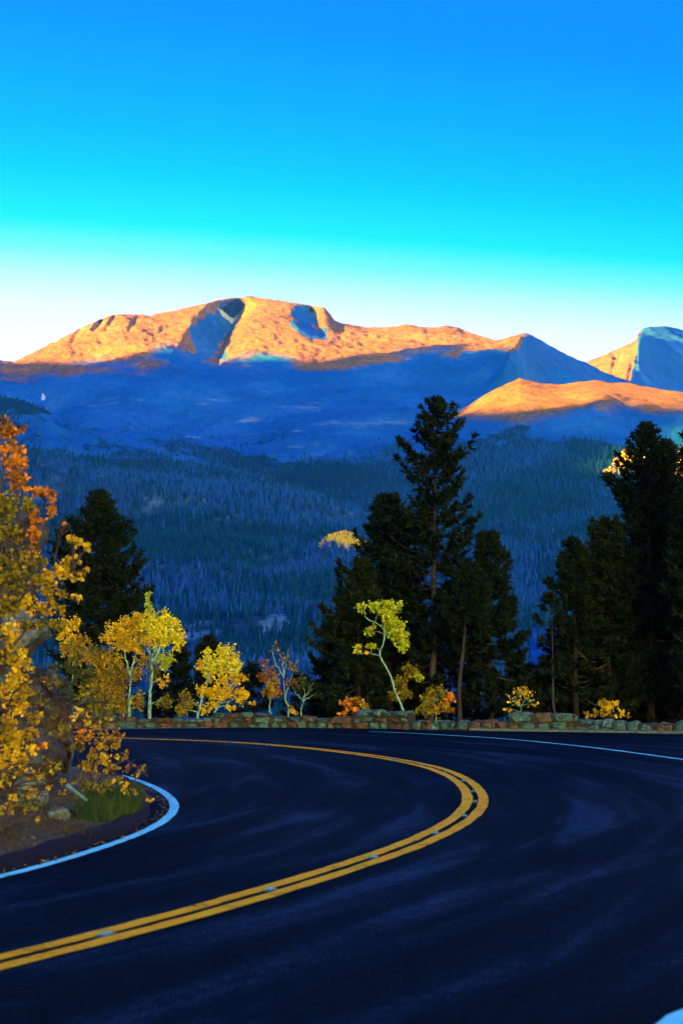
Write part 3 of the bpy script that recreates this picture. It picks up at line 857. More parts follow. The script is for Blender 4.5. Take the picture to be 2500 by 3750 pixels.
def forest(name, g, n, seed, dens, hmin, hmax, dead, aspen):  # aspen: share of yellow trees standing for sunlit forest
    q = np.random.default_rng(seed + 1)
    px, py, p, s = sample_surface(g, n, seed, dens)
    kind = q.integers(0, 3, len(p))
    pd = dead(px, py, p); kind = np.where(q.random(len(p)) < pd, q.integers(3, 5, len(p)), kind)
    pa = aspen(px, py, p); isa = q.random(len(p)) < pa  # share of yellow trees painted as if sunlit
    kind = np.where(isa, 5, kind)
    sc = q.uniform(hmin, hmax, len(p)) * np.where(isa, 0.75, 1.0)
    me = bpy.data.meshes.new(name)
    me.vertices.add(len(p)); me.vertices.foreach_set('co', (p - np.array([0, 0, 0.3])).astype(np.float32).ravel())
    for nm, typ, arr in (('kind', 'INT', kind.astype(np.int32)), ('size', 'FLOAT', sc.astype(np.float32)), ('turn', 'FLOAT', q.uniform(0, 6.28, len(p)).astype(np.float32))):
        a_ = me.attributes.new(nm, typ, 'POINT'); a_.data.foreach_set('value', arr)
    o = link(bpy.data.objects.new(name, me))
    ng = bpy.data.node_groups.new(name, 'GeometryNodeTree')
    ng.interface.new_socket('Geometry', in_out='INPUT', socket_type='NodeSocketGeometry')
    ng.interface.new_socket('Geometry', in_out='OUTPUT', socket_type='NodeSocketGeometry')
    n_, l_ = ng.nodes, ng.links
    gi, go = n_.new('NodeGroupInput'), n_.new('NodeGroupOutput')
    ci = n_.new('GeometryNodeCollectionInfo'); ci.inputs['Collection'].default_value = proto_col; ci.inputs['Separate Children'].default_value = True; ci.inputs['Reset Children'].default_value = True
    ip = n_.new('GeometryNodeInstanceOnPoints'); ip.inputs['Pick Instance'].default_value = True
    def attr(nm, typ):
        a_ = n_.new('GeometryNodeInputNamedAttribute'); a_.data_type = typ; a_.inputs['Name'].default_value = nm
        return [x for x in a_.outputs if x.enabled and x.name == 'Attribute'][0]
    comb = n_.new('ShaderNodeCombineXYZ'); l_.new(attr('turn', 'FLOAT'), comb.inputs[2])
    l_.new(gi.outputs[0], ip.inputs['Points']); l_.new(ci.outputs[0], ip.inputs['Instance'])
    l_.new(attr('kind', 'INT'), ip.inputs['Instance Index']); l_.new(comb.outputs[0], ip.inputs['Rotation']); l_.new(attr('size', 'FLOAT'), ip.inputs['Scale'])
    l_.new(ip.outputs[0], go.inputs[0])
    md = o.modifiers.new('trees', 'NODES'); md.node_group = ng
    return tag(o, kind='stuff')

# collection info sorts children by name: make that order the index order
for k, o in enumerate(protos): o.name = '%s_%s' % ('abcdef'[k], o.name)

KNOLL = [(1140, 2000), (1180, 1972), (1225, 1950), (1265, 1945), (1300, 1955), (1352, 1985), (1310, 1996), (1240, 2000)]
def densD(px, py, p, s):
    talus_or_shade = bell(px - 700, 130) * bell(py - 2310, 70) + 1.1 * bell(px - 900, 90) * bell(py - 2420, 45) + 0.9 * bell(px - 1000, 60) * bell(py - 2300, 40)
    return np.clip(0.72 + 1.6 * fbm(p[:, 0], p[:, 1], 90, 4, 301), 0.12, 1) * (1 - 0.6 * sstep(0.25, 0.75, talus_or_shade)) * (1 - 0.93 * poly_mask(px, py, KNOLL))
def deadD(px, py, p): return np.clip(0.30 + 1.3 * fbm(p[:, 0], p[:, 1], 170, 3, 305), 0.03, 0.85)
def sunlitD(px, py, p): return 0.0 * bell(px - 1245, 90) * bell(py - 1970, 26)
forest('hill_forest', gD, 85000, 401, densD, 6, 14, deadD, sunlitD)
def densB(px, py, p, s):
    tl = sstep(1590, 1690, py + fbm(p[:, 0], p[:, 1], 150, 4, 93) * 110)
    meadow = sstep(2290, 2330, py) * (1 - 0.10 * (fbm(p[:, 0], p[:, 1], 30, 3, 309) > 0.12))
    clear = 0.8 * bell(px - 2020, 90) * bell(py - 2100, 60)
    return tl * (1 - meadow * 0.97) * np.clip(0.8 + 0.9 * fbm(p[:, 0], p[:, 1], 150, 3, 303), 0.2, 1) * (1 - clear)
def deadB(px, py, p): return np.clip(0.55 + 1.1 * fbm(p[:, 0], p[:, 1], 210, 3, 307), 0.02, 0.8)
def sunlitB(px, py, p): return 0.55 * poly_mask(px, py, [(2195, 1735), (2290, 1660), (2420, 1600), (2500, 1545), (2700, 1500), (2700, 1800), (2500, 1765), (2330, 1745)])  # yellow trees fill the sunlit patch, light put into their colour
forest('slope_forest', gB, 80000, 411, densB, 10, 16, deadB, sunlitB)
def densA(px, py, p, s):
    return sstep(1590, 1690, py - 0.05 * (px - 700) + fbm(p[:, 0], p[:, 1], 200, 4, 91) * 120) * (py < 1900) * 0.8
forest('mountain_forest', gA, 45000, 421, densA, 9, 14, deadB, lambda px, py, p: 0 * px)
def densC(px, py, p, s):
    return np.clip(0.35 + 1.6 * fbm(p[:, 0], p[:, 1], 160, 3, 94), 0.03, 0.9)
forest('spur_forest', gC, 14000, 431, densC, 8, 13, deadB, lambda px, py, p: 0 * px)

forest('knoll_sunlit_trees', gD, 500000, 441, lambda px, py, p, s: poly_mask(px, py, KNOLL) * 1.0, 4, 6.5, lambda px, py, p: 0 * px, lambda px, py, p: 0.9 + 0 * px)  # yellow trees stand for sunlit forest on the knoll

# ------------------------------------------------------------------ stone wall along the far edge of the road
def mat_stone():
    m, n, l, b = new_mat('wall_stone')
    oi = n.new('ShaderNodeObjectInfo')
    r = ramp(n, l, oi.outputs['Random'], [(0.0, (0.04, 0.12, 0.17)), (0.22, (0.06, 0.17, 0.23)), (0.40, (0.085, 0.075, 0.068)), (0.52, (0.04, 0.13, 0.20)), (0.66, (0.085, 0.058, 0.05)), (0.74, (0.12, 0.13, 0.12)), (0.84, (0.05, 0.14, 0.16)), (0.94, (0.105, 0.09, 0.09))])
    r.color_ramp.interpolation = 'CONSTANT'
    p = world_pos(n)
    t = noise(n, l, 9.0, 8, 0.7, p); t2 = noise(n, l, 45.0, 5, 0.7, p)
    c2 = ramp(n, l, t.outputs[0], [(0.32, (0.16, 0.17, 0.18)), (0.5, (0.70, 0.70, 0.70)), (0.66, (1.35, 1.35, 1.3))])
    c3 = ramp(n, l, t2.outputs[0], [(0.3, (0.65, 0.65, 0.65)), (0.7, (1.3, 1.3, 1.3))])
    col = mix(n, l, 1.0, mix(n, l, 1.0, r.outputs[0], c2.outputs[0], 'MULTIPLY'), c3.outputs[0], 'MULTIPLY')
    l.new(col, b.inputs['Base Color']); b.inputs['Roughness'].default_value = 0.95
    bump(n, l, b, t.outputs[0], 0.9, 0.03)
    return m
M['stone'] = mat_stone()
M['mortar'] = mat_simple('mortar', [(0.35, (0.010, 0.014, 0.016)), (0.65, (0.03, 0.035, 0.036))], 14, bs=0.6, bd=0.02)

def stone_mesh(seed):
    """unit block with chamfered, uneven edges: 24 corners, 26 faces"""
    q = np.random.default_rng(seed)
    c = 0.5; k = 0.5 - q.uniform(0.17, 0.27)
    verts, idx = [], {}
    sg = (-1, 1)
    cor = {(sx, sy, sz): q.normal(0, 0.06, 3) for sx in sg for sy in sg for sz in sg}
    for sx in sg:
        for sy in sg:
            for sz in sg:
                for axx in range(3):
                    v = np.array([sx, sy, sz], float) * k; v[axx] = (sx, sy, sz)[axx] * c
                    idx[(sx, sy, sz, axx)] = len(verts)
                    verts.append(v + cor[(sx, sy, sz)] + q.normal(0, 0.012, 3))
    quads, tris = [], []
    for axx in range(3):
        o = [a for a in range(3) if a != axx]
        for s in sg:
            ring = []
            for (a, b) in ((-1, -1), (1, -1), (1, 1), (-1, 1)):
                key = [0, 0, 0]; key[axx] = s; key[o[0]] = a; key[o[1]] = b
                ring.append(idx[(*key, axx)])
            quads.append(ring)
        # edges along axis axx: between the faces of the two other axes
        for a in sg:
            for b in sg:
                k0 = [0, 0, 0]; k0[axx] = -1; k0[o[0]] = a; k0[o[1]] = b
                k1 = list(k0); k1[axx] = 1
                quads.append([idx[(*k0, o[0])], idx[(*k1, o[0])], idx[(*k1, o[1])], idx[(*k0, o[1])]])
    for key in cor: tris.append([idx[(*key, 0)], idx[(*key, 1)], idx[(*key, 2)]])
    me = bpy.data.meshes.new('stone')
    me.from_pydata([tuple(v) for v in verts], [], quads + tris)
    import bmesh
    bm = bmesh.new(); bm.from_mesh(me); bmesh.ops.recalc_face_normals(bm, faces=bm.faces); bm.to_mesh(me); bm.free()
    me.materials.append(M['stone'])
    return me
STONES = [stone_mesh(500 + k) for k in range(12)]
wall_c = smooth_line(spline(wl_g[:, :2], 400), 15, 2)
wall_px = np.interp(wall_c[:, 0] / wall_c[:, 1], (np.array([p[0] for p in WALL_PX]) - 1250) / F_PX / CP * 1.0, np.array([p[0] for p in WALL_PX]))
# arc length along the wall and the photo column seen there
wall_s = np.concatenate([[0], np.cumsum(np.linalg.norm(np.diff(wall_c, axis=0), axis=1))])
_ax = wall_c[:, 0] / wall_c[:, 1]
wall_px = _ax * (CP - SP * (-(2668 - 1875) / F_PX)) * F_PX + 1250
def s_at(px): return float(np.interp(px, wall_px, wall_s))
def wall_at(s):
    p = np.array([np.interp(s, wall_s, wall_c[:, 0]), np.interp(s, wall_s, wall_c[:, 1])])
    q = np.array([np.interp(s + 0.1, wall_s, wall_c[:, 0]), np.interp(s + 0.1, wall_s, wall_c[:, 1])])
    return p, math.atan2(q[1] - p[1], q[0] - p[0])
WALL_T = 0.46
wall_root = empty('stone_wall', (float(wall_c[200, 0]), float(wall_c[200, 1]) + 0.25, 0), 'low rubble stone wall with raised blocks along the outer edge of the road bend', 'wall')
sections = [(150, 500, 0.36, 2), (500, 780, 0.29, 2), (780, 985, 0.43, 3), (985, 1050, 0.34, 2), (1050, 1290, 0.30, 2), (1290, 1495, 0.50, 3), (1495, 1860, 0.27, 1), (1860, 2100, 0.48, 2), (2100, 2240, 0.315, 2), (2240, 2850, 0.285, 1)]
wq = np.random.default_rng(77)
core_v, core_f = [], []
n_stone = 0
def put_stone(s0, s1, z0, z1, extra=0.0):
    global n_stone
    p, a = wall_at(0.5 * (s0 + s1))
    o = bpy.data.objects.new('stone', STONES[wq.integers(0, len(STONES))])
    link(o, wall_root)
    nrm = np.array([-math.sin(a), math.cos(a)])
    c = p + nrm * (WALL_T / 2 + wq.uniform(-0.02, 0.02))
    o.location = Vector((c[0], c[1], 0.5 * (z0 + z1))) - wall_root.location
    o.rotation_euler = (wq.uniform(-0.05, 0.05), wq.uniform(-0.06, 0.06), a + wq.uniform(-0.04, 0.04) + (math.pi if wq.random() < 0.5 else 0))
    o.scale = ((s1 - s0) * 1.03 - 0.012, WALL_T + extra + wq.uniform(-0.03, 0.08), (z1 - z0) * 1.02)
    n_stone += 1
for (p0, p1, H, courses) in sections:
    s0, s1 = s_at(p0), s_at(p1)
    m_ = 12
    for k in range(m_):
        a0, a1 = s0 + (s1 - s0) * k / m_, s0 + (s1 - s0) * (k + 1) / m_
        (pa, aa), (pb, ab) = wall_at(a0), wall_at(a1)
        i0 = len(core_v)
        for (pp, an) in ((pa, aa), (pb, ab)):
            nr = np.array([-math.sin(an), math.cos(an)])
            for d in (0.045, WALL_T - 0.045):
                for z in (-0.3, H - 0.045): core_v.append([*(pp + nr * d), z])
        core_f += [[i0, i0 + 4, i0 + 5, i0 + 1], [i0 + 2, i0 + 3, i0 + 7, i0 + 6], [i0 + 1, i0 + 5, i0 + 7, i0 + 3]]
        if k == 0: core_f.append([i0, i0 + 1, i0 + 3, i0 + 2])
        if k == m_ - 1: core_f.append([i0 + 4, i0 + 6, i0 + 7, i0 + 5])
    # courses of stones, heights uneven
    cuts = np.linspace(0, H, courses + 1)
    cuts[0] = -0.04
    for ci in range(courses):
        s = s0
        last = ci == courses - 1
        base_w = {1: 0.34, 2: 0.34, 3: 0.33}[courses] * (1.2 if last else 0.95)
        while s < s1 - 0.06:
            w = base_w * wq.uniform(0.55, 1.7)
            if s1 - (s + w) < 0.14: w = s1 - s
            if courses == 1 and wq.random() < 0.22:      # now and then two flat stones in place of one block
                h = H * wq.uniform(0.4, 0.62)
                put_stone(s, s + w, -0.03, h); put_stone(s, s + w, h, H + wq.uniform(-0.02, 0.02))
            else:
                z0 = cuts[ci] + (wq.uniform(-0.05, 0.03) if ci else 0); z1 = cuts[ci + 1] + (wq.uniform(-0.04, 0.05) if not last else wq.uniform(-0.045, 0.035))
                put_stone(s, s + w, z0, z1)
            s += w
core = mesh_np('mortar', np.array(core_v) - np.array(wall_root.location), np.array(core_f), M['mortar'], wall_root)

# pale concrete kerb at the foot of the right half of the wall
M['concrete'] = mat_simple('concrete', [(0.3, (0.03, 0.055, 0.08)), (0.55, (0.07, 0.11, 0.14)), (0.75, (0.12, 0.17, 0.20))], 6, bs=0.4, bd=0.01)
kc = np.array([wall_at(s)[0] for s in np.linspace(s_at(1720), s_at(2850), 60)])
kn = normals2(kc)
kv = []
for i in range(len(kc)):
    j = 0.02 * vnoise(np.array([i * 0.7]), np.array([0.3]), 5)[0]
    wd = np.interp(i, [0, 20, 59], [0.06, 0.28, 0.34])
    for d, z in ((0.0, -0.05), (wd + j, -0.05), (wd + j - 0.02, 0.055 + j), (0.02, 0.075 + j)):
        kv.append([*(kc[i] + kn[i] * d), z])
kf = []
for i in range(len(kc) - 1):
    a = i * 4
    for k in range(3): kf.append([a + k, a + k + 1, a + k + 5, a + k + 4])
tag(mesh_np('kerb', kv, np.array(kf)[:, ::-1], M['concrete']), kind='structure')

# ------------------------------------------------------------------ markers between the two yellow stripes
M['marker'] = mat_simple('marker_casting', [(0.3, (0.008, 0.02, 0.03)), (0.7, (0.02, 0.05, 0.07))], 40, rough=0.45, spec=0.5)
M['lens'] = mat_simple('marker_lens', [(0.3, (0.06, 0.22, 0.30)), (0.7, (0.12, 0.34, 0.42))], 60, rough=0.25, spec=0.6)
marks = [(371, 3431), (1004, 3263), (1373, 3146), (1593, 3057), (1696, 2993), (1738, 2941), (1728, 2901), (1687, 2863), (1621, 2830), (1525, 2804), (1401, 2783), (1004, 2727), (869, 2718), (701, 2712)]
def frustum(a, b, h, k, z0=0.0):
    v = np.array([[-a, -b, z0], [a, -b, z0], [a, b, z0], [-a, b, z0], [-a * k, -b * k, z0 + h], [a * k, -b * k, z0 + h], [a * k, b * k, z0 + h], [-a * k, b * k, z0 + h]])
    f = np.array([[3, 2, 1, 0], [4, 5, 6, 7], [0, 1, 5, 4], [1, 2, 6, 5], [2, 3, 7, 6], [3, 0, 4, 7]])
    return v, f
mk_body = mk_lens = None
for (mx, my) in marks:
    g_ = on_ground(np.array(float(mx)), np.array(float(my)))[:2]
    i = int(np.argmin(np.linalg.norm(c_mid - g_, axis=1)))
    t = c_mid[min(i + 2, len(c_mid) - 1)] - c_mid[i - 2]
    r_ = empty('pavement_marker', (float(c_mid[i, 0]), float(c_mid[i, 1]), 0.012), 'small grey pavement marker set between the two yellow stripes', 'road marker', 'markers between the yellow stripes')
    r_.rotation_euler = (0, 0, math.atan2(t[1], t[0]))
    if mk_body is None:
        v, f = frustum(0.085, 0.026, 0.014, 0.86, -0.006); o1 = mesh_np('casting', v, f, M['marker'], r_); mk_body = o1.data
        v, f = frustum(0.035, 0.028, 0.012, 0.6, 0.008); o2 = mesh_np('lens', v, f, M['lens'], r_); mk_lens = o2.data
    else:
        link(bpy.data.objects.new('casting', mk_body), r_); link(bpy.data.objects.new('lens', mk_lens), r_)

# ------------------------------------------------------------------ the bank inside the bend, its asphalt kerb, rocks
cw = c_wi[::2]; nw = normals2(cw)
def off_curve(d): return cw - nw * (d[:, None] if hasattr(d, '__len__') else d)
px_cw = np.arange(len(cw))
kerb_d = 0.15 + 0.16 * np.exp(-((px_cw - 0.52 * len(cw)) / (0.17 * len(cw))) ** 2)
M['black_kerb'] = mat_simple('asphalt_kerb', [(0.35, (0.0004, 0.0012, 0.005)), (0.6, (0.0009, 0.0024, 0.009)), (0.75, (0.005, 0.010, 0.026))], 9, bs=0.7, bd=0.03)
prof_k = [(0.0, 0.0), (0.012, 0.045), (0.04, 0.085), (0.09, 0.105), (0.16, 0.105), (0.25, 0.06)]
kv = []
for d, z in prof_k:
    P = off_curve(kerb_d + d); jit = fbm(P[:, 0], P[:, 1], 0.5, 3, 131) * 0.035
    kv.append(np.stack([P[:, 0], P[:, 1], z + jit * (1.0 if z > 0 else 0.0)], -1))
kv = np.array(kv)
tag(mesh_np('asphalt_kerb', kv.reshape(-1, 3), grid_faces(len(prof_k), len(cw)), M['black_kerb'], None, True), kind='structure')
def mat_dirt():
    m, n, l, b = new_mat('dry_gravelly_dirt')
    p = world_pos(n)
    t = noise(n, l, 22, 7, 0.75, p); t2 = noise(n, l, 2.5, 5, 0.6, p)
    c = ramp(n, l, t.outputs[0], [(0.34, (0.020, 0.020, 0.012)), (0.5, (0.085, 0.075, 0.05)), (0.62, (0.16, 0.14, 0.10)), (0.72, (0.28, 0.30, 0.24))])
    c2 = ramp(n, l, t2.outputs[0], [(0.3, (0.5, 0.55, 0.5)), (0.7, (1.25, 1.2, 1.15))])
    l.new(mix(n, l, 1.0, c.outputs[0], c2.outputs[0], 'MULTIPLY'), b.inputs['Base Color'])
    b.inputs['Roughness'].default_value = 1.0
    bump(n, l, b, t.outputs[0], 1.0, 0.03)
    return m
M['dirt'] = mat_dirt()
ds = np.concatenate([np.linspace(0.15, 2.6, 34), np.linspace(2.75, 9.5, 30)])
bv = []
def bank_h(d):
    return 0.08 + 0.10 * np.clip(d - 0.15, 0, 2.2) + 0.55 * np.clip(d - 2.0, 0, 10) ** 1.1
for d in ds:
    P = off_curve(kerb_d + d)
    z = bank_h(d) + fbm(P[:, 0], P[:, 1], 1.1, 5, 141) * 0.22 * min(1, (d - 0.15) / 0.8)
    bv.append(np.stack([P[:, 0], P[:, 1], z], -1))
bv = np.array(bv)
tag(mesh_np('bank', bv.reshape(-1, 3), grid_faces(len(ds), len(cw)), M['dirt'], None, True), kind='structure')
_bflat = bv.reshape(-1, 3)
def bank_z(x, y):
    d = (_bflat[:, 0] - x) ** 2 + (_bflat[:, 1] - y) ** 2
    return float(_bflat[np.argmin(d), 2])

def mat_rock(name, a, b_, c_, lich):
    m, n, l, b = new_mat(name)
    p = world_pos(n)
    t = noise(n, l, 1.6, 8, 0.7, p, 0.6); t2 = noise(n, l, 14.0, 6, 0.75, p); t3 = noise(n, l, 5.0, 6, 0.7, p)
    c = ramp(n, l, t.outputs[0], [(0.32, a), (0.5, b_), (0.66, c_)])
    c2 = ramp(n, l, t2.outputs[0], [(0.33, (0.35, 0.35, 0.36)), (0.5, (1, 1, 1)), (0.68, (1.7, 1.7, 1.7))])
    col = mix(n, l, 1.0, c.outputs[0], c2.outputs[0], 'MULTIPLY')
    lm = ramp(n, l, t3.outputs[0], [(0.55, (0, 0, 0)), (0.66, (1, 1, 1))])
    col = mix(n, l, lm.outputs[0], col, lich)
    v = n.new('ShaderNodeTexVoronoi'); v.feature = 'DISTANCE_TO_EDGE'; v.inputs['Scale'].default_value = 1.7
    va = N(n, 'ShaderNodeVectorMath', operation='MULTIPLY_ADD'); va.inputs[1].default_value = (0.6, 0.6, 0.9); l.new(t3.outputs['Color'], va.inputs[0]); l.new(p, va.inputs[2]); l.new(va.outputs[0], v.inputs['Vector'])
    cr = ramp(n, l, v.outputs['Distance'], [(0.0, (0.15, 0.15, 0.15)), (0.035, (1, 1, 1))])
    col = mix(n, l, 1.0, col, cr.outputs[0], 'MULTIPLY')
    l.new(col, b.inputs['Base Color']); b.inputs['Roughness'].default_value = 0.95
    ad = N(n, 'ShaderNodeMath', operation='ADD'); l.new(t2.outputs[0], ad.inputs[0]); l.new(cr.outputs[0], ad.inputs[1])
    bump(n, l, b, ad.outputs[0], 0.9, 0.05)
    return m
M['rock'] = mat_rock('lichened_granite', (0.010, 0.014, 0.012), (0.036, 0.045, 0.034), (0.07, 0.08, 0.06), (0.035, 0.10, 0.085))
M['teal_rock'] = mat_rock('blue_grey_granite', (0.04, 0.07, 0.09), (0.09, 0.15, 0.19), (0.17, 0.25, 0.29), (0.12, 0.24, 0.27))
M['brown_rock'] = mat_rock('ochre_granite', (0.02, 0.017, 0.008), (0.055, 0.045, 0.022), (0.09, 0.075, 0.04), (0.07, 0.075, 0.05))

def rock_geo(center, rad, seed, rot=0.0, n=44, box=3.2, rough=0.24):
    q = np.random.default_rng(seed)
    th = np.linspace(0.02, math.pi - 0.02, n // 2 + 6); ph = np.linspace(0, 2 * math.pi, n, endpoint=False)
    T, Pn = np.meshgrid(th, ph, indexing='ij')
    d = np.stack([np.sin(T) * np.cos(Pn), np.sin(T) * np.sin(Pn), np.cos(T)], -1)
    r = (np.abs(d) ** box).sum(-1) ** (-1.0 / box)
    # a few planar cuts give flat faces and sharp breaks
    for _ in range(9):
        nv = q.normal(0, 1, 3); nv /= np.linalg.norm(nv); h = q.uniform(0.72, 1.02)
        dn = (d * nv).sum(-1)
        r = np.where(dn > 0.05, np.minimum(r, h / np.maximum(dn, 0.05)), r)
    o = q.uniform(0, 100, 3)
    f3 = lambda s, oc, sd: (fbm(d[..., 0] + o[0], d[..., 1] + o[1], s, oc, sd) + fbm(d[..., 1] + o[1], d[..., 2] + o[2], s, oc, sd + 9) + fbm(d[..., 2] + o[2], d[..., 0] + o[0], s, oc, sd + 18)) / 1.7
    r = r * (1 + rough * f3(0.8, 4, seed) + 0.08 * f3(0.2, 3, seed + 40))
    v = d * r[..., None] * np.asarray(rad)
    c, s = math.cos(rot), math.sin(rot)
    v = np.stack([v[..., 0] * c - v[..., 2] * s, v[..., 1], v[..., 0] * s + v[..., 2] * c], -1) + np.asarray(center)
    nr, nc = T.shape
    i = np.arange(nr - 1)[:, None] * nc; j = np.arange(nc)[None, :]; j2 = (j + 1) % nc
    f = np.stack([i + j, i + nc + j, i + nc + j2, i + j2], -1).reshape(-1, 4)
    vv = v.reshape(-1, 3)
    cap0 = np.stack([np.full(nc - 2, 0), np.arange(1, nc - 1), np.arange(2, nc)], -1)
    b0 = (nr - 1) * nc
    cap1 = np.stack([np.full(nc - 2, b0), b0 + np.arange(2, nc), b0 + np.arange(1, nc - 1)], -1)
    return vv, f, np.concatenate([cap0, cap1])
def rock_px(name, x0, x1, y0, y1, Y, seed, mat, parent=None, rot=0.0, depth=1.0, **kw):
    a = at(np.array(x0), np.array(0.5 * (y0 + y1)), Y); b = at(np.array(x1), np.array(0.5 * (y0 + y1)), Y)
    t = at(np.array(0.5 * (x0 + x1)), np.array(y0), Y); d = at(np.array(0.5 * (x0 + x1)), np.array(y1), Y)
    c = np.array([0.5 * (a[0] + b[0]), Y, 0.5 * (t[2] + d[2])])
    rad = (0.5 * abs(b[0] - a[0]), 0.5 * abs(b[0] - a[0]) * depth, 0.5 * abs(t[2] - d[2]))
    v, q4, t3 = rock_geo(c, rad, seed, rot, **kw)
    org = np.array(parent.location) if parent is not None else c
    o = mesh_np(name, v - org, [q4, t3], mat, parent, False)
    if parent is None: o.location = c
    return o
_oc = at(np.array(40.0), np.array(2900.0), 19.0)
outcrop = empty('rock_outcrop', (float(_oc[0]), 19.0, float(_oc[2]) - 0.1), 'tall cracked granite outcrop rising from the bank behind golden aspen leaves', 'rock outcrop')
rock_px('rock', -420, 178, 1850, 2330, 20.3, 601, M['rock'], outcrop, 0.12, 0.7)
rock_px('rock', -340, 205, 2230, 2480, 19.9, 602, M['teal_rock'], outcrop, 0.25, 0.7)
rock_px('rock', -380, 236, 2400, 2680, 19.7, 603, M['rock'], outcrop, -0.2, 0.6)
rock_px('rock', 150, 268, 2540, 2830, 19.5, 604, M['brown_rock'], outcrop, 0.04, 1.0)
rock_px('rock', -260, 232, 2620, 2960, 18.9, 605, M['rock'], outcrop, -0.35, 0.6)
rock_px('rock', -300, 90, 2300, 2960, 18.8, 606, M['rock'], outcrop, 0.1, 0.5)
for (x0, x1, y0, y1, Y, sd, mt, rt, lb) in ((48, 182, 2830, 2975, 17.6, 611, 'teal_rock', -0.5, 'blue grey boulder with pale lichen leaning against the outcrop foot'),
                                            (176, 262, 2952, 3022, 17.0, 612, 'teal_rock', -0.45, 'pale blue flat rock lying on the dirt bank'),
                                            (246, 292, 2950, 3010, 17.3, 613, 'rock', 0.7, 'small upright grey stone beside the pale flat rock')):
    o = rock_px('boulder', x0, x1, y0, y1, Y, sd, M[mt], None, rt, 0.9)
    tag(o, lb, 'boulder', 'boulders on the bank')

# ------------------------------------------------------------------ conifers
def mat_tint(name, rough=0.9, spec=0.1, transl=0.0, gain=1.0, noise_scale=0):
    m, n, l, b = new_mat(name)
    att = N(n, 'ShaderNodeAttribute', attribute_name='tint')
    col = att.outputs['Color']
    if noise_scale:
        t = noise(n, l, noise_scale, 6, 0.7, world_pos(n))
        c2 = ramp(n, l, t.outputs[0], [(0.35, (0.45, 0.45, 0.45)), (0.65, (1.35, 1.35, 1.35))])
        col = mix(n, l, 1.0, col, c2.outputs[0], 'MULTIPLY')
    l.new(col, b.inputs['Base Color'])
    b.inputs['Roughness'].default_value = rough; b.inputs['Specular IOR Level'].default_value = spec
    if transl:
        tr = n.new('ShaderNodeBsdfTranslucent'); l.new(col, tr.inputs['Color'])
        mx = n.new('ShaderNodeMixShader'); mx.inputs[0].default_value = transl
        out = n['Material Output']
        l.new(b.outputs[0], mx.inputs[1]); l.new(tr.outputs[0], mx.inputs[2]); l.new(mx.outputs[0], out.inputs['Surface'])
    return m
M['needles'] = mat_tint('conifer_needles', 0.8, 0.1, 0.12)
M['bark'] = mat_tint('bark', 0.95, 0.1, 0, 1, 18)
M['leaf'] = mat_tint('aspen_leaf', 0.6, 0.2, 0.35)
M['aspen_bark'] = mat_tint('aspen_bark', 0.8, 0.15, 0, 1, 7)

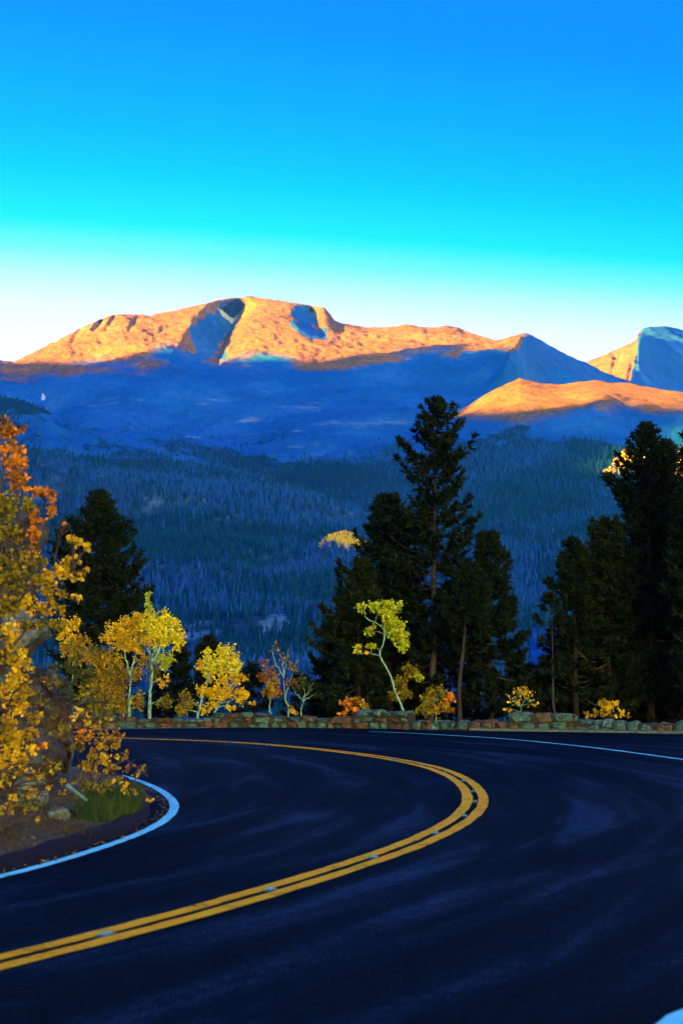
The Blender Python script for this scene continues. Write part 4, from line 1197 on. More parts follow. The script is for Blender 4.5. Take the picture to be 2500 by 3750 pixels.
def conifer(name, label, group, axis_top, axis_base, Y, prof, seed, bare=0.05, density=1.0, tone=(0.003, 0.0145, 0.0055), tuft=0.18, lean_up=0.35, trunk_r=None, bark=(0.014, 0.016, 0.013), clump=False, dead=0.5):
    """axis_top/axis_base: photo pixels; prof: (t from top, left px, right px)"""
    q = np.random.default_rng(seed)
    top = at(np.array(float(axis_top[0])), np.array(float(axis_top[1])), Y)
    b0 = at(np.array(float(axis_base[0])), np.array(2600.0), Y)
    gz = float(ground_z(np.array(b0[0]), np.array(float(Y))))
    base = np.array([b0[0], Y, gz])
    H = top[2] - base[2]
    root = empty(name, tuple(float(x) for x in base), label, 'tree', group)
    ppm = F_PX / Y / CP
    zt_px = at(np.array(float(axis_base[0])), np.array(float(axis_base[1])), Y)[2]
    span = top[2] - zt_px
    pr = np.asarray(prof, float)
    pr[:, 1:] *= 1.12
    rt = trunk_r or 0.012 * H + 0.03
    tz = np.linspace(0, 1, 14)
    wob = np.stack([fbm(tz * 3, tz * 0 + seed, 1, 2, seed) * 0.12, fbm(tz * 3, tz * 0 + seed + 9, 1, 2, seed + 1) * 0.12], -1) * np.minimum(1, (1 - tz))[:, None]
    tp = base[None] * (1 - tz)[:, None] + np.array(top)[None] * tz[:, None]; tp[:, :2] += wob
    tv, tf = tube(tp - base, rt * (1 - 0.93 * tz), 8)
    tg = Geo(); tg.add(tv, tf, None, np.array(bark) * q.uniform(0.8, 1.2, (len(tv), 1)))
    tg.build('trunk', M['bark'], root, True)
    def axis(z):
        t = (z - base[2]) / H
        return np.array([np.interp(t, tz, tp[:, 0]), np.interp(t, tz, tp[:, 1]), z])
    fol, br = Geo(), Geo()
    z = top[2] - 0.05
    zmin = max(base[2] + 0.2, top[2] - span * (1 - bare))
    LEAF_V, LEAF_C = [], []
    def blades(P, D, n, L, cvar):
        """n needle sprays about each twig point"""
        m = len(P)
        PP = np.repeat(P, n, 0); DD = np.repeat(D, n, 0)
        d = DD * 0.8 + q.normal(0, 0.55, (m * n, 3)); d[:, 2] += 0.12
        d /= np.linalg.norm(d, axis=1)[:, None]
        s = np.cross(d, q.normal(0, 1, (m * n, 3))); s /= np.linalg.norm(s, axis=1)[:, None] + 1e-9
        ll = L * q.uniform(0.6, 1.25, (m * n, 1)); w = ll * q.uniform(0.13, 0.22, (m * n, 1))
        a = PP + s * w; b = PP - s * w; c = PP + d * ll
        LEAF_V.append(np.stack([a, b, c], 1).reshape(-1, 3))
        cc = np.array(tone) * q.uniform(0.45, 1.5, (m * n, 1)) * cvar
        cc = cc * np.array([1, 1, 1]) + np.array([0.008, 0.008, 0]) * (q.random((m * n, 1)) < 0.12)
        LEAF_C.append(np.repeat(cc, 3, 0))
    # the leader
    k = np.linspace(0, 1, 10)[:, None]
    blades(np.array([axis(top[2] - 0.5 * x[0]) for x in k]), np.tile([0, 0, 1.0], (10, 1)), 6, tuft * 0.8, 1.0)
    while z > zmin:
        t = (top[2] - z) / span
        l_, r_ = np.interp(t, pr[:, 0], pr[:, 1]) / ppm, np.interp(t, pr[:, 0], pr[:, 2]) / ppm
        nb_ = int(q.integers(3, 6))
        az0 = q.uniform(0, 6.28)
        for bnum in range(nb_):
            az = az0 + bnum * 2 * math.pi / nb_ + q.normal(0, 0.25)
            ca = math.cos(az)
            Lb = (r_ if ca > 0 else l_) * abs(ca) + 0.5 * (l_ + r_) * (1 - abs(ca))
            Lb *= q.uniform(0.72, 1.14) if q.random() < 0.8 else q.uniform(0.35, 0.65)
            if Lb < 0.06: Lb = 0.06
            up = lean_up * (1 - t) ** 1.5 * 1.6 - 0.22 * t + q.normal(0, 0.10)
            s = np.linspace(0, 1, 7)
            d0 = np.array([ca, math.sin(az), 0])
            side = np.array([-d0[1], d0[0], 0])
            path = axis(z)[None] + d0[None] * (Lb * s)[:, None] + side[None] * (0.10 * Lb * q.normal() * s**2)[:, None]
            path[:, 2] += Lb * (up * s - 0.12 * np.sin(s * math.pi) + 0.22 * s**2.5)
            bare_branch = t > 0.55 and q.random() < dead * (t - 0.45)
            bv_, bf_ = tube(path, np.linspace(0.012 + 0.009 * Lb, 0.004, 7), 3)
            br.add(bv_, bf_, None, (0.06, 0.065, 0.05) if bare_branch else (0.018, 0.018, 0.014))
            if bare_branch or q.random() > 0.95 * density + 0.05: continue
            nt = max(4, int(Lb / 0.045))
            ss = q.uniform(0.22 if not clump else 0.45, 1.0, nt)
            pp = np.stack([np.interp(ss, s, path[:, c]) for c in range(3)], -1)
            dirb = (path[-1] - path[0]); dirb /= np.linalg.norm(dirb)
            sg = np.where(q.random(nt) < 0.5, -1, 1)[:, None]
            tw = dirb[None] * 0.75 + side[None] * sg * q.uniform(0.4, 1.0, (nt, 1)); tw[:, 2] += q.normal(0.0, 0.28, nt)
            tw /= np.linalg.norm(tw, axis=1)[:, None]
            tl = (0.10 + 0.30 * Lb * (1.05 - ss)[:, None]) * q.uniform(0.6, 1.2, (nt, 1))
            nper = 3
            for m in range(nper):
                blades(pp + tw * tl * (m + 0.6) / nper, tw, 3 if not clump else 4, tuft, 0.7 + 0.5 * (m / nper))
            blades(path[-2:], np.tile(dirb, (2, 1)), 6, tuft, 1.2)
        z -= q.uniform(0.10, 0.19) * (0.8 + 0.5 * t) / density
    V = np.concatenate(LEAF_V) - base; Cc = np.concatenate(LEAF_C)
    br.build('branch', M['bark'], root, False, base)['kind'] = 'stuff'
    o = mesh_np('crown', V, np.arange(len(V)).reshape(-1, 3), M['needles'], root, False, Cc)
    o['kind'] = 'stuff'
    return root

OLIVE = (0.006, 0.019, 0.005)
conifer('spruce', 'tallest spruce with ragged open branches behind the wall beside the leaning aspen', 'conifers behind the wall', (1600, 1468), (1578, 2600), 51.5,
        [(0, 4, 4), (0.03, 24, 22), (0.06, 57, 58), (0.09, 48, 70), (0.126, 67, 90), (0.16, 60, 80), (0.195, 118, 127), (0.233, 130, 154), (0.28, 140, 112), (0.324, 80, 150), (0.36, 90, 120), (0.41, 120, 158), (0.474, 150, 152), (0.58, 150, 140), (0.68, 130, 110), (0.74, 120, 110), (0.88, 110, 100), (1, 60, 60)], 701, bare=0.10, trunk_r=0.12, bark=(0.03, 0.038, 0.03), density=0.8, lean_up=0.5)
conifer('spruce', 'dense dark double topped spruce pressed against the tallest spruce on its open side', 'conifers behind the wall', (1420, 1824), (1425, 2600), 53.0,
        [(0, 10, 20), (0.05, 40, 40), (0.1, 58, 52), (0.17, 60, 90), (0.26, 95, 100), (0.37, 105, 110), (0.5, 120, 115), (0.7, 135, 110), (0.9, 120, 100), (1, 60, 60)], 702, bare=0.08)
conifer('spruce', 'low broad spruce with several tops sheltering the orange shrub at the wall', 'conifers behind the wall', (1322, 2058), (1302, 2610), 50.5,
        [(0, 6, 6), (0.08, 35, 30), (0.15, 95, 45), (0.22, 100, 55), (0.3, 115, 60), (0.45, 125, 80), (0.6, 145, 90), (0.75, 165, 95), (0.9, 170, 90), (1, 110, 70)], 703, bare=0.05, tone=OLIVE)
conifer('pine', 'tufted pine with a rounded top on the valley side of the tallest spruce', 'conifers behind the wall', (1783, 1964), (1806, 2610), 51.0,
        [(0, 10, 10), (0.04, 26, 26), (0.1, 34, 40), (0.16, 36, 60), (0.25, 42, 78), (0.35, 55, 72), (0.45, 70, 105), (0.55, 95, 115), (0.65, 105, 128), (0.75, 105, 155), (0.9, 100, 172), (1, 60, 90)], 704, bare=0.06, clump=True, tuft=0.19)
conifer('pine', 'pine with a long bare leaning trunk between the tallest spruce and the tufted pine', 'conifers behind the wall', (1712, 2080), (1674, 2590), 49.8,
        [(0, 10, 10), (0.1, 45, 45), (0.25, 70, 80), (0.4, 80, 90), (0.5, 60, 60), (1, 40, 40)], 705, bare=0.52, clump=True, tuft=0.18, trunk_r=0.08, bark=(0.026, 0.03, 0.024))
conifer('pine', 'thin young pine with a bare pole trunk behind the raised wall block', 'conifers behind the wall', (2016, 2185), (2032, 2615), 50.0,
        [(0, 8, 8), (0.08, 20, 18), (0.2, 35, 30), (0.3, 55, 20), (0.42, 20, 25), (0.6, 75, 35), (0.68, 60, 30), (0.7, 15, 15), (1, 10, 10)], 706, bare=0.3, clump=True, tuft=0.17, density=0.55, trunk_r=0.045, bark=(0.03, 0.04, 0.034))
conifer('spruce', 'tall dark conifer with a narrow ragged top above the yellow shrub', 'conifers behind the wall', (2364, 1560), (2385, 2610), 54.0,
        [(0, 6, 6), (0.03, 24, 26), (0.07, 44, 48), (0.12, 60, 80), (0.16, 100, 90), (0.19, 122, 92), (0.23, 120, 100), (0.27, 150, 100), (0.31, 95, 110), (0.36, 80, 120), (0.45, 120, 150), (0.6, 170, 170), (0.8, 190, 170), (1, 140, 120)], 707, bare=0.04)
conifer('spruce', 'slim dark conifer close beside the narrow ragged topped one', 'conifers behind the wall', (2436, 1622), (2450, 2610), 55.0,
        [(0, 6, 6), (0.05, 30, 34), (0.12, 40, 60), (0.25, 60, 80), (0.45, 90, 100), (0.7, 110, 110), (1, 80, 80)], 708, bare=0.05)
conifer('pine', 'dark pine at the end of the row with long drooping side branches', 'conifers behind the wall', (2600, 1560), (2610, 2610), 50.0,
        [(0, 8, 8), (0.07, 90, 60), (0.12, 60, 80), (0.17, 100, 100), (0.25, 80, 100), (0.4, 120, 130), (0.6, 150, 150), (1, 100, 100)], 709, bare=0.05, clump=True, tuft=0.2)
conifer('spruce', 'narrow spruce showing grey dead twigs at the edge of the dark thicket', 'conifers behind the wall', (2098, 1981), (2112, 2610), 52.5,
        [(0, 5, 5), (0.05, 26, 24), (0.12, 40, 36), (0.25, 58, 48), (0.3, 90, 50), (0.4, 60, 60), (0.6, 70, 70), (1, 70, 60)], 710, bare=0.05, dead=1.6)
conifer('spruce', 'bushy olive green spruce with a blunt top inside the dark thicket', 'conifers behind the wall', (2222, 1922), (2226, 2610), 53.0,
        [(0, 20, 30), (0.04, 48, 50), (0.1, 60, 72), (0.2, 75, 90), (0.4, 120, 110), (0.6, 140, 130), (0.8, 150, 130), (1, 110, 100)], 711, bare=0.05, tone=OLIVE)
conifer('spruce', 'broad dark spruce standing behind the golden aspens by the outcrop', 'conifers behind the wall', (364, 1808), (366, 2610), 57.0,
        [(0, 8, 8), (0.03, 26, 26), (0.08, 38, 42), (0.14, 60, 56), (0.2, 100, 100), (0.28, 150, 120), (0.34, 165, 146), (0.42, 165, 146), (0.55, 160, 160), (0.7, 170, 150), (1, 110, 100)], 712, bare=0.05, density=1.25)
conifer('spruce', 'small dark spruce between the white trunked aspens and the round yellow aspen', 'conifers behind the wall', (657, 2352), (660, 2620), 55.0,
        [(0, 4, 4), (0.15, 18, 18), (0.4, 34, 36), (0.7, 46, 44), (1, 50, 46)], 713, bare=0.02)
conifer('spruce', 'small dark spruce half hidden behind the round yellow aspen', 'conifers behind the wall', (762, 2338), (762, 2620), 58.0,
        [(0, 4, 4), (0.1, 26, 24), (0.4, 46, 46), (1, 50, 46)], 714, bare=0.02)
filler = [(922, 2440, 54, 'young fir between the round yellow aspen and the rusty orange sapling'), (1098, 2478, 53, 'low young fir behind the bare branching sapling'),
    (1178, 2430, 53.5, 'young fir at the outer skirt of the low broad spruce'), (1482, 2390, 54, 'young fir behind the crown of the leaning aspen'),
    (1556, 2440, 52.5, 'young fir at the foot of the tallest spruce above the olive and orange shrub'), (1744, 2380, 55, 'young fir between the bare leaning pine trunk and the tufted pine'),
    (1890, 2420, 53, 'young fir behind the airy sapling with scattered yellow leaves'), (1975, 2475, 53.5, 'low young fir beside the thin pole trunked pine'),
    (2150, 2330, 54.5, 'young fir between the narrow spruce with dead twigs and the bushy olive spruce'), (2292, 2260, 55.5, 'young fir behind the yellow leafed shrub in the dark thicket'),
    (2420, 2240, 56, 'young fir under the slim dark conifer'), (2490, 2300, 54, 'young fir beneath the drooping pine at the end of the row'),
    (2165, 2120, 56, 'dark fir filling the gap beside the bushy olive spruce'), (2300, 2010, 57, 'dark fir tucked behind the tall conifer with the narrow ragged top'),
    (2490, 2020, 57, 'dark fir behind the slim dark conifer at the thicket heart'), (1245, 2260, 55, 'dark fir merging with the low broad spruce above the orange shrub'),
    (1372, 2140, 56, 'dark fir closing the gap between the low broad spruce and the double topped spruce'), (1505, 2130, 56, 'dark fir between the double topped spruce and the tallest spruce'),
    (2070, 2270, 55, 'dark fir behind the narrow spruce with grey dead twigs'), (2255, 2080, 58, 'dark fir behind the bushy olive spruce with the blunt top'), (2410, 2000, 58, 'dark fir between the tall ragged topped conifer and the slim one'), (2010, 2410, 54, 'low dark fir between the thin pole trunked pine and the narrow spruce'), (1935, 2440, 55, 'low dark fir behind the thin pole trunked pine'), (2340, 2120, 59, 'dark fir deep in the thicket behind the yellow shrub'), (1645, 2240, 55, 'dark fir behind the long bare leaning pine trunk'), (590, 2470, 57, 'young fir behind the white trunked bright yellow aspen'), (1365, 2400, 55, 'young fir below the double topped spruce')]
for k, (fx, fy, fY, flab) in enumerate(filler):
    w = (0.36 if fy > 2200 else 0.27) * (2620 - fy)
    conifer('young_fir', flab, 'young firs behind the wall', (fx, fy), (fx + 2, 2630), fY,
            [(0, 4, 4), (0.15, 0.35 * w, 0.35 * w), (0.4, 0.7 * w, 0.7 * w), (0.75, w, w), (1, w, w)], 730 + k, bare=0.0, density=0.85, tone=(0.003, 0.011, 0.004), dead=0.1)

# ------------------------------------------------------------------ aspens and shrubs
TONES = {   # leaf colours
 'gold':   ((0.68, 0.56, 0.006), (0.58, 0.44, 0.006), (0.74, 0.66, 0.010)),
 'yellow': ((0.74, 0.78, 0.008), (0.64, 0.63, 0.008), (0.70, 0.84, 0.015)),
 'lemon':  ((0.42, 0.60, 0.012), (0.30, 0.48, 0.012), (0.58, 0.72, 0.02)),
 'olive':  ((0.20, 0.22, 0.008), (0.12, 0.15, 0.008), (0.36, 0.30, 0.010)),
 'green':  ((0.05, 0.10, 0.008), (0.03, 0.065, 0.007), (0.12, 0.16, 0.010)),
 'orange': ((0.72, 0.33, 0.006), (0.56, 0.22, 0.006), (0.80, 0.44, 0.010)),
 'rust':   ((0.30, 0.16, 0.006), (0.24, 0.10, 0.008), (0.50, 0.26, 0.010)),
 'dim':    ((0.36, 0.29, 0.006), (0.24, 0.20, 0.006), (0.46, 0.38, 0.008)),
}
HEX = np.array([[0.0, -0.5, 0], [0.42, -0.28, 0.05], [0.44, 0.16, 0.06], [0.0, 0.56, -0.04], [-0.44, 0.16, 0.06], [-0.42, -0.28, 0.05]])
def leaf_cloud(q, C, size, tone, face=None):
    """C: leaf centres. returns verts (n*6), quads, colours"""
    n = len(C)
    nrm = q.normal(0, 1, (n, 3)); nrm[:, 2] += 0.3
    nrm /= np.linalg.norm(nrm, axis=1)[:, None]
    u = np.cross(nrm, q.normal(0, 1, (n, 3))); u /= np.linalg.norm(u, axis=1)[:, None] + 1e-9
    v = np.cross(nrm, u)
    s = size * q.uniform(0.7, 1.25, (n, 1, 1))
    V = C[:, None, :] + s * (HEX[None, :, 0:1] * u[:, None] + HEX[None, :, 1:2] * v[:, None] + HEX[None, :, 2:3] * nrm[:, None])
    i = np.arange(n)[:, None] * 6
    Q = np.concatenate([i + np.array([[0, 1, 2, 3]]), i + np.array([[0, 3, 4, 5]])])
    t = np.array(TONES[tone]); k = q.choice(3, n, p=[0.5, 0.3, 0.2])
    col = t[k] * q.uniform(0.65, 1.1, (n, 1))
    return V.reshape(-1, 3), Q, np.repeat(col, 6, 0)

def blob_points(q, blob, Y, n, clumps=None, depth=0.8, spread=0.25):
    cx, cy, rx, ry = blob[:4]
    m = F_PX / Y
    c = at(np.array(float(cx)), np.array(float(cy)), Y)
    R3 = np.array([rx / m, depth * 0.5 * (rx + ry) / m, ry / m])
    K = clumps or max(8, n // 20)
    d = q.normal(0, 1, (K, 3)); d /= np.linalg.norm(d, axis=1)[:, None]
    cl = c + d * R3 * (q.uniform(0.15, 1.0, (K, 1)) ** 0.45) * 0.86
    k = q.integers(0, K, n)
    return c, cl, cl[k] + q.normal(0, 1, (n, 3)) * R3.min() * spread

def aspen(name, label, group, cat, base_px, Y, trunk, blobs, seed, leaf=0.085, trunk_r=0.05, white=True, dens=1.0, base_z=None, barkc=None, extra_trunks=(), singles=0):
    q = np.random.default_rng(seed)
    m = F_PX / Y
    tp = np.array([at(np.array(float(x)), np.array(float(y)), Y) for x, y in trunk])
    gz = float(ground_z(np.array(tp[0][0]), np.array(float(Y)))) if base_z is None else base_z
    base = np.array([tp[0][0], Y, gz])
    root = empty(name, tuple(float(a) for a in base), label, cat, group)
    if tp[0][2] > gz + 0.02: tp = np.concatenate([[base], tp])
    else: tp[0] = base
    bark = np.array((0.15, 0.36, 0.22)) if white else np.array((0.045, 0.04, 0.03))
    if barkc: bark = np.array(barkc)
    def stem(pts, r0, r1, nm):
        P = spline(pts, 26)
        P = P + np.stack([fbm(np.arange(26) * 0.3, np.zeros(26) + seed + c, 1, 2, seed + c) for c in range(3)], -1) * 0.05 * np.minimum(1, np.arange(26) / 4)[:, None]
        v, f = tube(P - base, np.linspace(r0, r1, 26), 7)
        g = Geo()
        sc = q.uniform(0.75, 1.2, (len(v), 1)); sc[q.random(len(v)) < 0.07] *= 0.25
        g.add(v, f, None, bark * sc)
        return g.build(nm, M['aspen_bark'], root, True), P
    _, P0 = stem(tp, trunk_r, trunk_r * 0.35, 'trunk')
    allP = [P0]
    for et in extra_trunks:
        pts = np.array([at(np.array(float(x)), np.array(float(y)), Y + q.uniform(-0.3, 0.3)) for x, y in et])
        _, Pq = stem(pts, trunk_r * 0.7, trunk_r * 0.2, 'limb'); allP.append(Pq)
    AP = np.concatenate(allP)
    br, lv = Geo(), Geo()
    sing = []
    for bl in blobs:
        cx, cy, rx, ry, tone = bl[:5]
        f = bl[5] if len(bl) > 5 else 1.0
        area = math.pi * (rx / m) * (ry / m)
        n = max(12, int(dens * f * area / (leaf * leaf) * 5.2))
        c, cl, pts = blob_points(q, bl, Y + q.normal(0, 0.15) * (rx / m), n)
        # a limb from the nearest lower stem point to the middle of the clump
        w = np.linalg.norm(AP - c, axis=1) + 1.5 * np.clip(AP[:, 2] - c[2] + 0.25 * ry / m, 0, None)
        s0 = AP[np.argmin(w)]
        mid = 0.5 * (s0 + c) + np.array([0, 0, 0.10 * np.linalg.norm(c - s0)])
        P = spline([s0, mid, c], 8)
        v, fq = tube(P, np.linspace(min(trunk_r * 0.42, 0.02), 0.005, 8), 4); br.add(v, fq, None, bark * (0.8 if white else 1.0))
        for x in cl[:: 2 if len(cl) > 8 else 1]:
            P = spline([c + (s0 - c) * q.uniform(0, 0.5), 0.5 * (c + x) + q.normal(0, 0.03, 3), x], 5)
            v, fq = tube(P, np.linspace(0.006, 0.0025, 5), 3); br.add(v, fq, None, (0.05, 0.045, 0.035))
        v, fq, col = leaf_cloud(q, pts, leaf, tone)
        if singles: sing.append((v, fq, col, n))
        lv.add(v, fq, None, col)
    br.build('branch', M['aspen_bark'], root, False, base)['kind'] = 'stuff'
    o = lv.build('crown', M['leaf'], root, False, base)
    o['kind'] = 'stuff'
    return root

G1 = 'aspens behind the wall'
aspen('aspen', 'white trunked aspen with bright yellow spreading crown rising just behind the wall', G1, 'tree', None, 49.4,
      [(547, 2640), (549, 2560), (555, 2471), (561, 2420)],
      [(560, 2290, 45, 42, 'yellow'), (600, 2270, 48, 36, 'yellow'), (645, 2310, 34, 52, 'yellow'), (530, 2275, 24, 36, 'gold'), (610, 2330, 52, 34, 'yellow'), (560, 2350, 42, 34, 'gold'), (655, 2360, 22, 26, 'yellow'),
       (605, 2420, 34, 38, 'lemon', 0.7), (600, 2490, 26, 26, 'gold', 0.6), (600, 2570, 30, 34, 'olive', 0.8)], 801, trunk_r=0.062,
      extra_trunks=[[(561, 2425), (580, 2385), (600, 2350), (622, 2318), (635, 2290)], [(561, 2425), (548, 2392), (538, 2375), (536, 2340)], [(565, 2410), (572, 2370), (578, 2320), (570, 2280)]], leaf=0.062)
aspen('aspen', 'slim aspen with a lime green pointed top behind the white trunked pair', G1, 'tree', None, 53.5,
      [(552, 2630), (550, 2450), (548, 2320), (545, 2200)],
      [(544, 2180, 13, 26, 'lemon'), (547, 2225, 20, 28, 'lemon'), (552, 2265, 27, 30, 'lemon'), (585, 2410, 36, 40, 'lemon', 0.8), (560, 2460, 30, 40, 'olive', 0.8)], 802, trunk_r=0.035, leaf=0.064)
aspen('aspen', 'forked pale trunked aspen with golden crown in front of the broad dark spruce', G1, 'tree', None, 50.2,
      [(472, 2640), (476, 2560), (479, 2471)],
      [(490, 2262, 26, 34, 'gold'), (465, 2300, 48, 40, 'gold'), (415, 2310, 38, 36, 'gold'), (392, 2338, 24, 30, 'gold', 0.8), (510, 2310, 34, 44, 'gold'), (450, 2350, 55, 34, 'gold'), (505, 2370, 34, 34, 'gold'), (520, 2420, 30, 30, 'dim', 0.8), (505, 2470, 34, 30, 'dim', 0.6), (500, 2570, 34, 40, 'dim', 0.7)], 803, trunk_r=0.055,
      extra_trunks=[[(479, 2475), (468, 2440), (459, 2407), (462, 2350)], [(479, 2475), (488, 2430), (500, 2385), (505, 2340)]], leaf=0.062)
aspen('aspen_thicket', 'dim golden aspen thicket between the outcrop shrub and the forked aspen', G1, 'tree', None, 51.5,
      [(395, 2640), (398, 2540), (392, 2460)],
      [(350, 2400, 50, 42, 'dim'), (410, 2420, 48, 38, 'gold'), (440, 2470, 50, 42, 'dim'), (370, 2480, 60, 48, 'dim'), (420, 2545, 60, 46, 'dim'), (340, 2550, 50, 48, 'olive'), (455, 2590, 36, 30, 'dim'), (380, 2600, 60, 30, 'olive')], 804, trunk_r=0.04, leaf=0.064)
aspen('aspen', 'golden aspen crown showing past the upper edge of the outcrop', G1, 'tree', None, 48.6,
      [(262, 2640), (265, 2480), (262, 2380)],
      [(262, 2285, 42, 32, 'gold'), (245, 2330, 40, 32, 'gold'), (290, 2350, 38, 34, 'dim'), (255, 2380, 45, 34, 'dim'), (300, 2410, 34, 34, 'dim')], 805, trunk_r=0.04, leaf=0.062)
aspen('aspen', 'round yellow aspen with crossing pale stems directly behind the wall', G1, 'tree', None, 49.5,
      [(722, 2640), (732, 2584), (748, 2530), (763, 2486)],
      [(832, 2394, 42, 36, 'yellow'), (763, 2398, 20, 34, 'yellow'), (745, 2440, 30, 26, 'gold'), (790, 2446, 56, 36, 'yellow'), (850, 2440, 40, 32, 'yellow'), (868, 2482, 40, 26, 'gold'), (795, 2490, 50, 24, 'gold', 0.8), (742, 2530, 36, 24, 'gold'), (809, 2538, 54, 34, 'gold'), (878, 2548, 40, 28, 'gold'), (683, 2562, 38, 34, 'olive'), (668, 2604, 34, 20, 'olive'), (765, 2588, 42, 24, 'gold', 0.8), (850, 2590, 30, 16, 'gold', 0.7), (922, 2575, 16, 10, 'gold', 0.8)], 806, trunk_r=0.05,
      extra_trunks=[[(763, 2486), (775, 2455), (790, 2425), (815, 2400)], [(774, 2640), (790, 2600), (808, 2572), (815, 2540)], [(763, 2490), (758, 2440), (762, 2400)]], leaf=0.062)
aspen('aspen', 'small rusty orange aspen sapling behind the low wall', G1, 'tree', None, 49.6,
      [(988, 2640), (988, 2590), (985, 2540)],
      [(975, 2470, 38, 36, 'rust', 0.8), (964, 2432, 20, 26, 'rust', 0.6), (1000, 2500, 34, 30, 'dim', 0.8), (985, 2535, 44, 24, 'dim', 0.9), (1022, 2540, 22, 20, 'rust', 0.6)], 807, trunk_r=0.035, leaf=0.07)
aspen('aspen', 'nearly bare grey aspen with a few brown leaves', G1, 'tree', None, 50.4,
      [(1056, 2640), (1054, 2590), (1045, 2549), (1040, 2490), (1036, 2430), (1020, 2390)],
      [(1010, 2380, 26, 34, 'rust', 0.10), (1050, 2420, 36, 40, 'rust', 0.10), (1085, 2450, 34, 36, 'olive', 0.14), (1060, 2500, 40, 30, 'rust', 0.14), (1075, 2600, 26, 18, 'gold', 0.4)], 808, trunk_r=0.03, leaf=0.065,
      extra_trunks=[[(1045, 2549), (1062, 2500), (1078, 2450), (1090, 2410)], [(1040, 2480), (1015, 2440), (1000, 2395), (998, 2360)], [(1040, 2470), (1050, 2420), (1055, 2370)]])
aspen('aspen', 'small bare branching sapling with sparse olive leaves in front of the broad spruce', G1, 'tree', None, 49.2,
      [(1101, 2640), (1104, 2600), (1110, 2566)],
      [(1080, 2520, 30, 26, 'green', 0.18), (1130, 2510, 36, 28, 'green', 0.22), (1110, 2480, 30, 26, 'green', 0.15)], 809, trunk_r=0.022, leaf=0.065,
      extra_trunks=[[(1110, 2566), (1090, 2545), (1070, 2525)], [(1110, 2566), (1135, 2552), (1160, 2540)], [(1110, 2570), (1115, 2530), (1105, 2490)], [(1110, 2566), (1130, 2530), (1145, 2500)]])
aspen('aspen', 'crooked leaning aspen with yellow green leaves rising from the raised wall block', G1, 'tree', None, 48.9,
      [(1486, 2640), (1466, 2580), (1444, 2533), (1426, 2467), (1386, 2400), (1402, 2364), (1409, 2315), (1385, 2285), (1341, 2261), (1335, 2215)],
      [(1389, 2226, 45, 30, 'lemon'), (1440, 2226, 37, 32, 'lemon'), (1420, 2262, 42, 32, 'lemon'), (1450, 2290, 50, 35, 'lemon'), (1470, 2325, 37, 32, 'lemon'), (1478, 2360, 30, 30, 'lemon'), (1425, 2310, 30, 27, 'lemon', 0.8), (1320, 2228, 20, 25, 'lemon'), (1358, 2312, 22, 30, 'lemon', 0.9), (1362, 2368, 22, 17, 'lemon', 0.9), (1310, 2382, 15, 27, 'lemon'), (1340, 2392, 11, 8, 'gold')], 810, trunk_r=0.036, leaf=0.07,
      extra_trunks=[[(1386, 2400), (1360, 2395), (1325, 2392)], [(1405, 2330), (1430, 2300), (1450, 2280)], [(1408, 2320), (1435, 2340), (1468, 2345)]])
aspen('shrub', 'olive green leafy shrub behind the trunk of the leaning aspen', 'shrubs behind the wall', 'shrub', None, 50.0,
      [(1470, 2640), (1475, 2560), (1480, 2500)],
      [(1500, 2452, 40, 24, 'olive', 1.0), (1520, 2480, 30, 20, 'lemon', 0.8), (1472, 2505, 42, 28, 'olive'), (1452, 2545, 34, 24, 'olive'), (1490, 2540, 26, 22, 'olive')], 811, trunk_r=0.02, leaf=0.062, white=False)
aspen('shrub', 'rounded olive and orange shrub beside the leaning aspen at the wall', 'shrubs behind the wall', 'shrub', None, 49.0,
      [(1596, 2640), (1592, 2600), (1590, 2570)],
      [(1575, 2550, 44, 30, 'olive'), (1605, 2535, 30, 24, 'olive'), (1645, 2562, 24, 30, 'orange', 0.9), (1560, 2595, 42, 26, 'olive'), (1610, 2595, 46, 26, 'dim'), (1648, 2598, 20, 20, 'rust')], 812, trunk_r=0.02, leaf=0.07)
aspen('shrub', 'low bright orange shrub in front of the broad low spruce', 'shrubs behind the wall', 'shrub', None, 49.0,
      [(1300, 2640), (1298, 2605), (1296, 2585)],
      [(1262, 2580, 28, 20, 'orange', 0.9), (1300, 2572, 34, 20, 'rust'), (1335, 2585, 26, 18, 'dim', 0.8), (1290, 2605, 50, 14, 'orange', 0.9), (1255, 2612, 20, 12, 'orange')], 813, trunk_r=0.018, leaf=0.065, white=False)
aspen('shrub', 'airy sapling with scattered yellow leaves above the raised wall block', 'shrubs behind the wall', 'shrub', None, 48.8,
      [(1904, 2640), (1905, 2600), (1903, 2575)],
      [(1890, 2560, 34, 30, 'gold', 0.22), (1925, 2545, 36, 32, 'gold', 0.28), (1905, 2530, 26, 18, 'gold', 0.25), (1855, 2600, 22, 14, 'gold', 0.3), (1950, 2580, 30, 18, 'gold', 0.18)], 814, trunk_r=0.016, leaf=0.065,
      extra_trunks=[[(1904, 2590), (1885, 2570), (1865, 2560)], [(1904, 2585), (1925, 2565), (1950, 2560)]])
aspen('shrub', 'yellow leafed shrub on the dark thicket edge behind the low wall', 'shrubs behind the wall', 'shrub', None, 48.8,
      [(2222, 2650), (2220, 2610), (2218, 2585)],
      [(2205, 2572, 30, 22, 'dim', 0.9), (2235, 2590, 34, 26, 'gold', 0.7), (2200, 2608, 40, 18, 'dim', 0.8), (2262, 2612, 26, 16, 'gold', 0.6), (2155, 2618, 30, 12, 'dim', 0.6), (2295, 2622, 16, 8, 'dim', 0.5)], 815, trunk_r=0.016, leaf=0.065, white=False)

